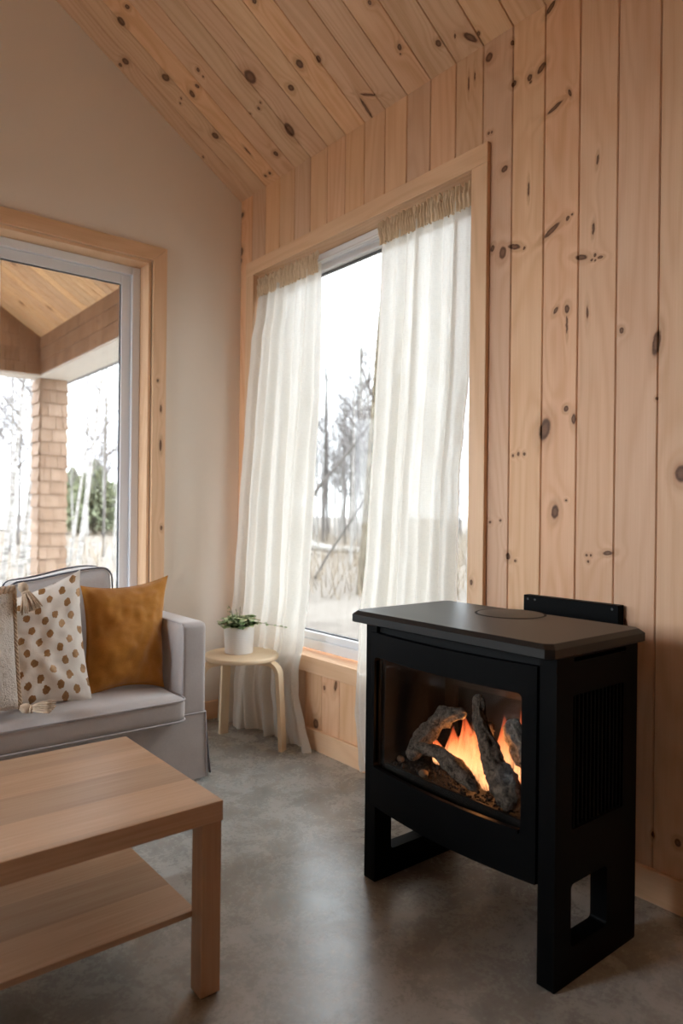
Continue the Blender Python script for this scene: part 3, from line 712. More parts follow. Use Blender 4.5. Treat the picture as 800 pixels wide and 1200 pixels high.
for i in range(60):
    a = r2.uniform(0, 2*PI); rr = r2.uniform(.02, .075); e = r2.uniform(.04, .098)
    sprig((PX+rr*.4*math.cos(a), PY+rr*.4*math.sin(a), tz), (PX+e*math.cos(a), PY+e*math.sin(a), tz+r2.uniform(.010, .055)), 3, .032)
ri = Vector((.62, -.78, 0))      # screen-right direction
for (dx_, dz_, n_) in ((-.055,.085,5),(-.06,.115,4),(-.02,.10,4),(-.03,.06,6),(-.075,.05,5),(.005,.11,2)):
    sprig((PX+ri.x*dx_*.4, PY+ri.y*dx_*.4, tz), (PX+ri.x*dx_, PY+ri.y*dx_, tz+dz_), n_, .015)
run = cr([(PX+ri.x*.05, PY+ri.y*.05, tz+.02), (PX+ri.x*.10, PY+ri.y*.10, tz+.035), (PX+ri.x*.17, PY+ri.y*.17, tz+.028), (PX+ri.x*.245, PY+ri.y*.245, tz+.018)], 8)
stm.tube(run, .0011, 5)
for i in range(len(run)):
    dens = 2 if i < 9 else (1 if i % 3 == 0 else 0)
    for q in range(dens):
        a = r2.uniform(0, 2*PI); leaf(run[i], (math.cos(a), math.sin(a), r2.uniform(-.3, .4)), r2.uniform(.018, .028) if i < 9 else .02)
for q in range(3): leaf(run[-1], (ri.x+r2.uniform(-.8,.8), ri.y+r2.uniform(-.8,.8), .1), .016)
lm.build('foliage', M['leaf'], pt, 180); stm.build('stem', M['stem'], pt, 180)

# ------------------------------------------------------------------ curtains on a thin rod inside the reveal
def mat_linen(name, c, trans):
    m = bpy.data.materials.new(name); m.use_nodes = True; kk = NT.__new__(NT); kk.m = m; kk.t = m.node_tree; kk.n = kk.t.nodes; kk.l = kk.t.links
    kk.b = kk.n['Principled BSDF']; kk.out = kk.n['Material Output']
    o = kk.obj(); wv = kk.math('ADD', kk.noise(kk.map(o, sc=(1,1,.1)), 500, 2), kk.noise(kk.map(o, sc=(.1,.1,1)), 500, 2))
    bp = kk.N('ShaderNodeBump', i_Height=wv); bp.inputs['Strength'].default_value = .15; bp.inputs['Distance'].default_value = .002
    cc = kk.ramp(wv, [(.8, tuple(x*.93 for x in c[:3])+(1,)), (1.2, c)])
    df = kk.N('ShaderNodeBsdfDiffuse', i_Color=cc, i_Normal=bp.outputs[0]); tl = kk.N('ShaderNodeBsdfTranslucent', i_Color=cc, i_Normal=bp.outputs[0])
    tp_ = kk.N('ShaderNodeBsdfTransparent'); mx = kk.N('ShaderNodeMixShader'); mx.inputs[0].default_value = trans[0]
    kk.l.new(df.outputs[0], mx.inputs[1]); kk.l.new(tl.outputs[0], mx.inputs[2])
    m2 = kk.N('ShaderNodeMixShader'); m2.inputs[0].default_value = trans[1]
    kk.l.new(mx.outputs[0], m2.inputs[1]); kk.l.new(tp_.outputs[0], m2.inputs[2]); kk.l.new(m2.outputs[0], kk.out.inputs[0])
    return m
M['linen'] = mat_linen('white_linen', srgb(233,228,219), (.36, .05))
M['linen_head'] = mat_linen('gathered_linen', srgb(232,212,184), (.25, 0))
RZ = 2.475
tag(MB().tube([(.022, WY0+.001, RZ), (.022, WY1-.001, RZ)], .007, 12).build('curtain_rod', M['white_metal'], None, 40), 'thin white rod across the top of the window, carrying both curtains', 'rod')
def edge(E):
    E = sorted(E, key=lambda p: -p[2])
    def f(z):
        for p, q in zip(E, E[1:]):
            if z >= q[2]:
                t = (p[2]-z)/(p[2]-q[2]+1e-9); t = min(max(t, 0), 1); t = t*t*(3-2*t)*.5+t*.5
                return lerp(p[0], q[0], t), lerp(p[1], q[1], t)
        return E[-1][0], E[-1][1]
    return f
def curtain(label, EL, ER, folds, seed, amp0, amp1, zb, midpush=None):
    root = thing('curtain', label, 'curtain', ((EL[0][0]+ER[-1][0])/2, (EL[-1][1]+ER[-1][1])/2, 0), 'linen curtains')
    fl, fr = edge(EL), edge(ER); rr = random.Random(seed)
    ph = [rr.uniform(0, 6.28) for _ in range(8)]
    def pos(u, z):
        t = (RZ-z)/RZ
        ax, ay = fl(z); bx, by = fr(z)
        # unequal folds which wander a little on the way down
        uu = u+.018*math.sin(2*PI*u*2+ph[0]+t*1.5)+.012*math.sin(2*PI*u*5+ph[1]-t*2)
        x, y = lerp(ax, bx, u), lerp(ay, by, u)
        if midpush: x += midpush(t)*math.sin(PI*u)
        am = lerp(amp0, amp1, min(1, t*1.6)**.8)
        wvv = math.sin(2*PI*folds*uu+ph[2]+.5*math.sin(t*3+ph[5]))+.6*math.sin(2*PI*folds*1.73*uu+ph[3]+t*1.6)+.45*math.sin(2*PI*folds*.43*uu+ph[4]+t*.7)
        fade = min(1, u*14, (1-u)*14)
        tx, ty = bx-ax, by-ay; L = math.hypot(tx, ty); nx, ny_ = -ty/L, tx/L
        d = am*wvv*(.35+.65*fade)
        s2 = am*.45*math.cos(2*PI*folds*uu+ph[2])
        if t > .93:      # hem breaks on the floor
            q = (t-.93)/.07; d += .02*q*math.sin(2*PI*3*u+ph[6])
        return x+nx*d+tx/L*s2*fade, y+ny_*d+ty/L*s2*fade, z
    def panel(u, v):
        z = lerp(RZ-.012, zb, v)
        p = pos(u, z)
        z2 = p[2]+ (0.014*(.5+.5*math.sin(2*PI*4*u+ph[7])) if v > .985 else 0)
        cru = .006*nz(u*9, z*7, seed)*(1 if v > .1 else 0)
        if v > .7: cru += .014*(v-.7)/.3*nz(u*6+3, z*9, seed+4)
        return (p[0]-abs(cru)*.5+cru*.5, p[1]+cru, max(z2, .004))
    MB().sheet(panel, 220, 110).build('panel', M['linen'], root, 180, fixn=False)
    def head(u, v):     # gathered header: frill above the rod, ruched pocket below
        z = RZ+.042-.10*v
        ax, ay = fl(RZ); bx, by = fr(RZ); y = lerp(ay, by, u)
        g = .5+.5*math.sin(u*2*PI*folds*4.3+3*math.sin(u*17+ph[1])); g2 = .5+.5*math.sin(u*2*PI*folds*7.1+2*math.sin(u*23)+v*2)
        bulge = .010 if .25 < v < .7 else .0
        x = .022-.009-.012*g-.007*g2*(1 if v < .35 else .6)-bulge*math.sin(PI*(v-.25)/.45 if .25 < v < .7 else 0)*.6
        x -= .014*(v-.5)*nz(u*60, v*3, seed)+(.012*nz(u*45, v*2, seed+3) if v < .35 else 0)
        z += (.016*nz(u*60, 0, seed)+.008*(g-.5)) if v < .3 else (.012*nz(u*50, 2, seed) if v > .85 else 0)
        return (x, y, z)
    MB().sheet(head, 360, 16).build('gathered_heading', M['linen_head'], root, 180, fixn=False)
    return root
LL = [(.02,-.185,2.48),(.0,-.185,2.3),(-.022,-.175,2.165),(-.045,-.155,1.678),(-.07,-.141,1.191),(-.10,-.145,.756),(-.125,-.125,.489),(-.15,-.075,.214),(-.17,-.085,.003)]
LR = [(.02,-.765,2.48),(.01,-.785,2.2),(.0,-.793,1.884),(-.02,-.779,1.368),(-.05,-.779,.811),(-.06,-.757,.544),(-.065,-.72,.40),(-.07,-.735,.27),(-.07,-.79,.134),(-.06,-.835,.004)]
RL = [(.02,-1.222,2.48),(.012,-1.216,2.059),(.0,-1.20,1.591),(-.03,-1.191,1.004),(-.05,-1.177,.712),(-.06,-1.166,.301),(-.055,-1.195,.004)]
RR = [(.02,-1.772,2.48),(.012,-1.766,1.746),(.0,-1.753,1.543),(-.012,-1.743,1.339),(-.045,-1.763,.869),(-.06,-1.76,.4),(-.06,-1.76,.004)]
curtain('white linen curtain at the corner, pulled out and pooling behind the stool', LL, LR, 6.5, 3, .010, .020, .004, lambda t: (.03*max(0, (t-.5)/.5)))
curtain('wide white linen curtain hanging behind the black stove', RL, RR, 7.5, 8, .011, .017, .004)

# ------------------------------------------------------------------ sofa
SFX0, SFX1, SFY0, SFY1 = -2.62, -.617, -.79, -.12
M['grey'] = fabric('grey_velvet', srgb(176,169,168), srgb(198,191,188), 700, .9, .5, 5, .15, .12)
M['piping'] = plain('dark_grey_piping', srgb(92,92,102), .8)
M['piping_pale'] = plain('pale_grey_piping', srgb(186,180,182), .8)
sf = thing('sofa', 'light grey slipcovered sofa with piped cushions below the glass door', 'sofa', ((SFX0+SFX1)/2, (SFY0+SFY1)/2, 0))
def softbox(m, x0, x1, y0, y1, z0, z1, r, cuts=14, crown=(0,0,0), dist=0, seed=0, belly=0):
    bm = bmesh.new(); bmesh.ops.create_cube(bm, size=2); bmesh.ops.subdivide_edges(bm, edges=list(bm.edges), cuts=cuts, use_grid_fill=True)
    c = Vector(((x0+x1)/2, (y0+y1)/2, (z0+z1)/2)); h = Vector(((x1-x0)/2, (y1-y0)/2, (z1-z0)/2))
    for v in bm.verts:
        u = Vector([math.copysign(1-(1-abs(t))**1.0, t) for t in v.co])
        p = Vector((u.x*h.x, u.y*h.y, u.z*h.z))
        inn = Vector([max(-h[i]+r, min(h[i]-r, p[i])) for i in range(3)]); d = p-inn
        if d.length > 1e-9: p = inn+d.normalized()*r
        q = (1-u.x**2)*(1-u.y**2); p.z += crown[2]*q*(1 if u.z > 0 else 0)*max(0, u.z)
        p.y -= crown[1]*(1-u.x**2)*(1-u.z**2)*max(0, -u.y)
        p.x += crown[0]*(1-u.y**2)*(1-u.z**2)*u.x
        P = c+p
        if dist: P += Vector((nz(P.x*5+seed, P.y*5, P.z*5), nz(P.x*5, P.y*5+seed, P.z*5+9), nz(P.x*5+4, P.y*5, P.z*5+seed)))*dist
        v.co = P
    return m.bm(bm)
def rr_path(x0, x1, y0, y1, z, r, n=6, zf=None):
    pts = rrect(x0, x1, y0, y1, r, n); out = []
    for i in range(len(pts)):
        a, b = Vector(pts[i]), Vector(pts[(i+1) % len(pts)]); k2 = max(1, int((b-a).length/.06))
        for q in range(k2):
            p = a.lerp(b, q/k2); out.append((p.x, p.y, z+(zf(p.x, p.y) if zf else 0)))
    return out
# base with slipcover skirt
m = MB(); m.box(SFX0+.01, SFX1-.012, SFY0+.012, SFY1, .02, .29, .01, 2); m.build('base', M['grey'], sf, 40)
def skirt_panel(p0, p1, ztop, zbot, flare, seed, nrm):
    def f(u, v):
        x, y = lerp(p0[0], p1[0], u), lerp(p0[1], p1[1], u); z = lerp(ztop, zbot, v)
        o = flare*v+.006*v*math.sin(u*9+seed)
        return (x+nrm[0]*o, y+nrm[1]*o, z)
    def g(u, v):
        x, y, z = f(u, v); return (x-nrm[0]*.006, y-nrm[1]*.006, z)
    m = MB(); m.sheet(f, 40, 8); m.sheet(g, 40, 8); return m
sk = skirt_panel((SFX0+.004, SFY0-.002), (SFX1-.006, SFY0-.002), .298, .012, .018, 1, (0,-1)); 
s0 = sk.build('skirt', M['grey'], sf, 60, fixn=False)
m = MB(); m.tube([(SFX0+.004, SFY0-.004, .298), (SFX1-.03, SFY0-.004, .298), (SFX1-.006, SFY0-.004, .300)], .0035, 6)
m.tube([(SFX1-.006, SFY0-.004, .30), (SFX1-.005, SFY0-.012, .15), (SFX1-.004, SFY0-.021, .014)], .003, 6)
m.build('piping', M['piping_pale'], s0, 180)
sk = skirt_panel((SFX1-.0, SFY0+.015), (SFX1-.0, SFY1), .298, .012, .026, 2, (1,0)); s1 = sk.build('skirt', M['grey'], sf, 60, fixn=False)
m = MB(); m.tube([(SFX1-.002, SFY0+.012, .298), (SFX1+.008, SFY0+.010, .20), (SFX1+.017, SFY0+.008, .10), (SFX1+.026, SFY0+.006, .014)], .004, 6); m.build('piping', M['piping'], s1, 180)
sk = skirt_panel((SFX0, SFY1), (SFX0, SFY0+.015), .298, .012, .014, 3, (-1,0)); sk.build('skirt', M['grey'], sf, 60, fixn=False)
# arms, back
for (a, b) in ((SFX1-.122, SFX1), (SFX0, SFX0+.122)):
    m = MB(); softbox(m, a, b, SFY0, SFY1, .27, .70, .020, 16); ar = m.build('arm', M['grey'], sf, 180)
    s_ = 1 if a > -1.5 else -1; e = (a if s_ > 0 else b)
    m = MB(); m.tube([(e+s_*.004, SFY0-.0005, .30), (e+s_*.004, SFY0-.0005, .680), (e+s_*.004, SFY0+.02, .698), (e+s_*.004, SFY1-.05, .698)], .003, 6)
    m.build('seam', M['piping_pale'], ar, 180)
m = MB(); softbox(m, SFX0+.06, SFX1-.06, SFY1-.16, SFY1, .2, .78, .03, 14); m.build('back', M['grey'], sf, 180)
# seat cushions
cx0, cx1 = SFX0+.124, SFX1-.126
mid = (cx0+cx1)/2+.02
for (a, b) in ((cx0, mid-.003), (mid+.003, cx1)):
    m = MB(); softbox(m, a, b, -.862, -.28, .284, .398, .036, 22, (0, .006, .032), .004, a); cu = m.build('seat_cushion', M['grey'], sf, 180)
    hh = lambda x, y: .030*max(0, 1-((x-(a+b)/2)/((b-a)/2))**2)*max(0, 1-((y+.571)/.291)**2)
    m = MB(); m.loop_tube(rr_path(a-.001, b+.001, -.866, -.28, .384, .05), .0045)
    m.loop_tube(rr_path(a-.001, b+.001, -.866, -.28, .296, .05), .0045)
    m.build('piping', M['piping_pale'], cu, 180)
# back cushions, slouching a little
for (a, b, dz) in ((cx0+.01, -1.36, -.02), (-1.335, -.885, 0)):
    m = MB(); zc = (.42+.90)/2
    softbox(m, a, b, -.40, -.255, .42, .895+dz, .035, 18, (0, .035, 0), .010, a*3)
    lean = lambda p: (p[0], p[1]+(p[2]-.42)*.10, p[2]+.022*math.sin((p[0]+.89)*7.0+1.9)*max(0, (p[2]-.6)/.3)*1.0)
    m.v = [lean(p) for p in m.v]; bc = m.build('back_cushion', M['grey'], sf, 180)
    m2 = MB()
    for y in (-.392, -.262):
        pth = [(x, y, z) for x, z, _ in [(q[0], q[1], 0) for q in rrect(a-.001, b+.001, .42, .896+dz, .045, 6)]]
        dense = []
        for i in range(len(pth)):
            p, q = Vector(pth[i]), Vector(pth[(i+1) % len(pth)]); k2 = max(1, int((q-p).length/.03))
            dense += [p.lerp(q, t/k2) for t in range(k2)]
        m2.loop_tube([lean(p+Vector((nz(p.x*5+a*3, p.y*5, p.z*5), 0, nz(p.x*5+4, p.y*5, p.z*5+a*3)))*.010) for p in dense], .0042)
    m2.build('piping', M['piping'], bc, 180)

# ------------------------------------------------------------------ pillows
def pillow_mesh(TL, TR, BR, BL, T, pinch, seed, N=40, wr=.006, sag=0):
    TL, TR, BR, BL = map(Vector, (TL, TR, BR, BL))
    nrm = ((TR-TL)+(BR-BL)).cross((BL-TL)+(BR-TR)).normalized()
    if nrm.y > 0: nrm = -nrm                    # towards the room
    def P(u, v, side):
        a, b = 2*u-1, 2*v-1
        a2 = a*(1-pinch*(1-b*b)); b2 = b*(1-pinch*(1-a*a))
        uu, vv = (a2+1)/2, (b2+1)/2
        p = TL.lerp(TR, uu).lerp(BL.lerp(BR, uu), vv)
        q = max(0, (1-a*a)*(1-b*b)); t = T*(q**.5)*(1+.15*b)
        w_ = wr*(nz(a*2.2+seed, b*2.2, seed)+.6*nz(a*5, b*5+seed, 1.5)+.45*nz(a*4+seed, b*11, 4.5)*(.4+.6*max(0, a)))*(q**.3)
        # folds running in from the corners
        cd = (1-abs(abs(a)-abs(b)))*max(abs(a), abs(b)); w_ += wr*.8*math.sin((a-b)*14+seed)*max(0, cd-.55)*q**.4*2
        return p+nrm*((t+w_) if side > 0 else (-t*.55+w_))
    m = MB()
    m.sheet(lambda u, v: P(u, v, 1), N, N, uvfn=lambda u, v: (u, v))
    m.sheet(lambda u, v: P(u, v, -1), N, N, uvfn=lambda u, v: (u+.5, v+.5))
    return m, P
M['mustard'] = fabric('mustard_linen', srgb(162,104,34), srgb(198,136,56), 900, .85, .35, 9, .3, .35)
m, P = pillow_mesh((-1.085,-.50,.862), (-.672,-.50,.888), (-.762,-.665,.400), (-1.135,-.665,.402), .095, .13, 2.3, 60, .017)
o = m.build('pillow', M['mustard'], None, 180); bm = bmesh.new(); bm.from_mesh(o.data); bmesh.ops.remove_doubles(bm, verts=bm.verts, dist=.0004); bm.to_mesh(o.data); bm.free()
tag(o, 'mustard yellow linen pillow leaning in the corner of the sofa arm', 'pillow', 'pillows on the sofa')

k = NT('dotted_cotton'); uv = k.uv()
rot = k.map(k.N('ShaderNodeVectorMath', operation='ADD', i_0=uv, i_1=k.N('ShaderNodeVectorMath', operation='SCALE', i_0=k.noise(uv, 5, 2, out=1)).outputs[0]).outputs[0], rot=(0,0,.42))
k.n[-1] if False else None
vo = k.N('ShaderNodeTexVoronoi', feature='F1', voronoi_dimensions='2D'); vo.inputs['Scale'].default_value = 7.6; vo.inputs['Randomness'].default_value = .25
wob = k.N('ShaderNodeVectorMath', operation='SCALE', i_0=k.N('ShaderNodeVectorMath', operation='SUBTRACT', i_0=k.noise(uv, 34, 2, out=1), i_1=(.5,.5,.5)).outputs[0]); wob.inputs['Scale'].default_value = .035
k.l.new(k.N('ShaderNodeVectorMath', operation='ADD', i_0=k.map(uv, rot=(0,0,.42)), i_1=wob.outputs[0]).outputs[0], vo.inputs['Vector'])
msk = k.ramp(vo.outputs['Distance'], [(.245, 1), (.262, 0)])
gold = k.mix(k.noise(uv, 60, 3), srgb(126,86,46), srgb(190,148,98))
k.col(k.mix(msk, srgb(240,234,226), gold)); k.set(Roughness=k.ramp(msk, [(0, .9), (1, .45)]), Metallic=k.math('MULTIPLY', msk, .25))
k.bump(k.noise(k.obj(), 24, 4, .6, 1.0), .25, .006); M['dots'] = k.m
m, P = pillow_mesh((-1.525,-.555,.795), (-1.098,-.535,.935), (-1.108,-.735,.410), (-1.54,-.735,.416), .066, .08, 5.1, 52, .013)
o = m.build('pillow', M['dots'], None, 180); bm = bmesh.new(); bm.from_mesh(o.data); bmesh.ops.remove_doubles(bm, verts=bm.verts, dist=.0004); bm.to_mesh(o.data); bm.free()
tag(o, 'white pillow printed with gold brown dots, between two other pillows', 'pillow', 'pillows on the sofa')

k = NT('tufted_wool'); o_ = k.obj()
n_ = k.noise(k.map(o_, sc=(1,1,.5)), 26, 5, .7, 1.2); n2 = k.noise(o_, 160, 3, .7)
k.col(k.ramp(k.math('ADD', k.math('MULTIPLY', n_, .8), k.math('MULTIPLY', n2, .2)), [(.30, srgb(140,122,108)), (.37, srgb(212,200,186)), (.44, srgb(238,231,222)), (.8, srgb(244,239,232))]))
k.set(Roughness=.95); k.b.inputs['Specular IOR Level'].default_value = .1; k.bump(k.math('ADD', n_, n2), .9, .012); M['tufted'] = k.m
M['tassel'] = fabric('tassel_wool', srgb(176,150,124), srgb(226,206,182), 300, .95, .3, 40, .3)
tp_ = thing('pillow', 'cream tufted wool pillow with long tassels, at the edge of the photo', 'pillow', (-1.5, -.72, .41), 'pillows on the sofa')
m, P = pillow_mesh((-1.80,-.655,.852), (-1.392,-.63,.878), (-1.405,-.79,.440), (-1.83,-.80,.425), .065, .03, 8.2, 60, .010)
o = m.build('cover', M['tufted'], tp_, 180); bm = bmesh.new(); bm.from_mesh(o.data); bmesh.ops.remove_doubles(bm, verts=bm.verts, dist=.0004); bm.to_mesh(o.data); bm.free()
def tassel(top, direction, L, spread, seed, ground=None):
    r3 = random.Random(seed); m = MB(); top = Vector(top); d = Vector(direction).normalized()
    a = d.orthogonal().normalized(); b = d.cross(a)
    m.tube([top-d*.012, top+d*.0, top+d*.014, top+d*.026], [.010, .019, .019, .013], 12)
    m.tube([top+d*.026, top+d*.034], [.016, .016], 12)
    for q in range(90):
        th = r3.uniform(0, 2*PI); rr = math.sqrt(r3.random()); ln = L*r3.uniform(.85, 1.05)
        def f(t):
            s_ = (.012+spread*t**1.0)*rr
            p = top+d*(.03+ln*t)+a*math.cos(th)*s_+b*math.sin(th)*s_+Vector((r3.uniform(-1,1), r3.uniform(-1,1), 0))*.0015-Vector((0,0,.015))*t*t
            if ground is not None and p.z < ground+.004: p.z = ground+.004+.001*r3.random()
            return p
        m.tube([f(t/4) for t in range(5)], [.0028, .0030, .003, .003, .002], 5)
    o = m.build('tassel', M['tassel'], tp_, 180); return o
tassel((-1.365,-.655,.892), (.35,-.35,-1), .062, .030, 4)
tassel((-1.398,-.815,.446), (.75,-.45,-.10), .075, .040, 6, .434)
tassel((-1.83,-.66,.86), (-.35,-.35,-1), .07, .030, 9)
# braided cord along the top edge
m = MB()
for s_ in range(3):
    m.tube([tuple(P(1-.0*u, v, 1)+Vector((.006*math.cos(v*60+s_*2.1)+.004, .006*math.sin(v*60+s_*2.1), 0))) for u, v in [(0, q/60) for q in range(61)]], .0045, 6)
m.build('edge_cord', M['tassel'], tp_, 180)
m = MB()
for s_ in range(3):
    m.tube([tuple(P(v, 0, 1)+Vector((0, .010*math.sin(v*46+s_*2.1)-.004, .010*math.cos(v*46+s_*2.1)))) for v in [q/60 for q in range(61)]], .0095, 6)
m.build('edge_cord', M['tassel'], tp_, 180)

# ------------------------------------------------------------------ porch
GX, GY = .19, 4.67                # inner faces of the corner column
def courses(m, xa, ya, xb, yb, z0, z1, h, flare, thick, nrm, wid, seed):
    """shingle courses on a vertical face from a to b, nrm outward"""
    r4 = random.Random(seed); z = z1; L = math.hypot(xb-xa, yb-ya); ux, uy = (xb-xa)/L, (yb-ya)/L; row = 0
    while z > z0+.005:
        zb = max(z-h, z0); s = -r4.uniform(0, wid)
        while s < L:
            e = s+wid*r4.uniform(.55, 1.4); a, b = max(s, 0), min(e-.003, L)
            if b-a > .01:
                dz = r4.uniform(0, .006)
                def q(t, o, zz): return (xa+ux*t+nrm[0]*o, ya+uy*t+nrm[1]*o, zz)
                vs = [q(a,0,z),q(b,0,z),q(b,thick,z),q(a,thick,z),q(a,0,zb-dz),q(b,0,zb-dz),q(b,thick+flare,zb-dz),q(a,thick+flare,zb-dz)]
                m.add(vs, [(0,1,2,3),(4,7,6,5),(0,4,5,1),(1,5,6,2),(2,6,7,3),(3,7,4,0)], bid=r4.uniform(0, 999))
            s = e
        z = zb; row += 1
m = MB(); cw = .285
m.box(GX+.005, GX+cw-.005, GY+.005, GY+cw-.005, -.3, 2.70, bid=1)
for (a, b, n_) in (((GX,GY),(GX+cw,GY),(0,-1)), ((GX+cw,GY),(GX+cw,GY+cw),(1,0)), ((GX,GY+cw),(GX,GY),(-1,0)), ((GX+cw,GY+cw),(GX,GY+cw),(0,1))):
    courses(m, a[0], a[1], b[0], b[1], -.28, 2.695,   .1475, .020, .004, n_, .115, int(abs(a[0]*100+a[1]*10)))
struct(m.build('porch_column', M['shingle'], None, None), 'square cedar shingled porch column outside the glass door')
m = MB(); m.box(GX+.005, GX+cw+.02, .2, GY+cw, 2.70, 3.12, bid=2)
courses(m, GX, .2, GX, GY+.0, 2.70, 3.14, .146, .014, .004, (-1,0), .14, 5)
struct(m.build('porch_beam', M['shingle_brown']), 'long shingled porch beam running out from the house to the column')
struct(MB().box(GX-.012, GX+cw+.03, .2, GY+cw, 2.668, 2.70, .003, 1).build('porch_soffit', M['soffit']))
PRX = -2.4
m = MB(); k2 = .655
m.prism([(GX, 2.70), (GX+.28, 2.70), (GX+.28, 2.98), (PRX, 3.12+k2*(GX-PRX)), (2*PRX-GX, 3.12), (2*PRX-GX, 2.70)], [], GY+.008, GY+.2, lambda a, b, t: (a, t, b))
courses(m, 2*PRX-GX, GY, GX, GY, 2.70, 3.12, .146, .014, .004, (0,-1), .14, 7)
zt = 3.12
while zt < 4.6:      # gable courses narrow towards the ridge
    ins = (zt+.146-3.12)/k2; courses(m, 2*PRX-GX+ins, GY, GX-ins, GY, zt, zt+.146, .146, .014, .004, (0,-1), .14, int(zt*10)); zt += .146
struct(m.build('porch_gable', M['shingle_brown']), 'shingled gable wall at the far end of the porch')
struct(MB().box(2*PRX-GX, GX-.0, GY-.02, GY+.21, 2.668, 2.70, .003, 1).build('porch_fascia', M['soffit']))
def pslope(sgn):
    m = MB(); pitch = .135; y = .2; q = math.hypot(1, k2); i = 0; L = GX-PRX; nx, nz_ = k2/q*sgn, 1/q
    P = lambda y, s, h: ((GX-s if sgn > 0 else 2*PRX-GX+s)+nx*h, y, 3.12+k2*s+nz_*h)
    while y < GY+.3:
        y2 = y+pitch; e = .009
        pr = [(y,.016),(y+.0005,e),(y+e,0),(y2-e,0),(y2-.0005,e),(y2,.016)]
        vs = [P(a, s, h) for s in (-.02, L) for a, h in pr]
        m.add(vs, [(j, (j+1) % 6, 6+(j+1) % 6, 6+j) for j in range(6)]+[tuple(range(6)), tuple(range(6,12))], bid=i*2.3+900); y = y2; i += 1
    a = [P(yy, s, h) for yy in (.2, GY+.6) for s in (-.36, L+.02) for h in (.02, .18)]
    m.add(a, [(0,1,3,2),(4,6,7,5),(0,4,5,1),(2,3,7,6),(0,2,6,4),(1,5,7,3)], bid=7)
    o = struct(m.build('porch_ceiling', M['porch_pine'])); guv(o, 1, fn=lambda c: (c.y-.5, (GX-c.x if sgn > 0 else c.x+12)*q)); return o
pslope(1); pslope(-1)
m = MB(); gp = [(.0,0),(.0,-.06),(.03,-.10),(.08,-.105),(.115,-.06),(.12,0),(.112,0),(.106,-.055),(.075,-.095),(.035,-.09),(.008,-.055),(.008,0)]
n = len(gp); vs = [(GX+cw+.055+a, y, 2.80+b) for y in (.3, GY+cw+.12) for a, b in gp]
m.add(vs, [(i, (i+1) % n, n+(i+1) % n, n+i) for i in range(n)]+[tuple(range(n)), tuple(range(n, 2*n))])
struct(m.build('porch_gutter', M['gutter']), 'grey rain gutter end just behind the top of the shingled column')
struct(MB().box(2*PRX-GX-.2, GX+cw+.2, .2, GY+cw+.2, -.3, -.06).build('porch_deck', plain('porch_concrete', srgb(150,144,136), .8, bump=(30,.2,.01))))

# ------------------------------------------------------------------ land, road, trees
k = NT('dry_ground'); o_ = k.obj()
n1 = k.noise(o_, .35, 6, .65, .5); n2 = k.noise(o_, 3.5, 6, .7)
k.col(k.ramp(k.math('ADD', k.math('MULTIPLY', n1, .5), k.math('MULTIPLY', n2, .5)), [(.36, srgb(92,82,74)), (.5, srgb(122,113,104)), (.66, srgb(146,139,130))]))
k.set(Roughness=.95); k.bump(n2, .6, .1); M['ground'] = k.m
GZ = -.32
def gf(u, v):
    x, y = lerp(-60, 130, u), lerp(-60, 150, v); r_ = math.hypot(x, y)
    return (x, y, GZ-.02+(.16*nz(x*.11, y*.11, 0)+.06*nz(x*.5, y*.5, 3))*min(1, max(0, (r_-7)/8)))
struct(MB().sheet(gf, 150, 150).build('ground', M['ground'], None, 180))
CX, CY = -2.135, -3.623
YAW = math.radians(38.892)
def brg(px, d):
    """a spot on the land at bearing of photo column px and straight distance d from the viewer"""
    a = YAW+math.atan((px-400)/824.1); return Vector((CX+d*math.sin(a), CY+d*math.cos(a), GZ))
M['road'] = plain('pale_gravel_road', srgb(150,148,146), .9, bump=(9,.3,.03))
m = MB(); pr = [brg(-160, 52), brg(60, 50), brg(110, 50), brg(180, 52), brg(300, 70)]; far = [brg(-160, 66), brg(60, 62), brg(110, 62), brg(180, 64), brg(300, 90)]
vs = [p+Vector((0,0,.17)) for p in pr]+[p+Vector((0,0,.17)) for p in far]+[p+Vector((0,0,-.1)) for p in pr]+[p+Vector((0,0,-.1)) for p in far]; n = len(pr)
m.add(vs, [(i, i+1, n+i+1, n+i) for i in range(n-1)]+[(2*n+i, 2*n+i+1, i+1, i) for i in range(n-1)]+[(n+i, n+i+1, 3*n+i+1, 3*n+i) for i in range(n-1)])
struct(m.build('road', M['road']))

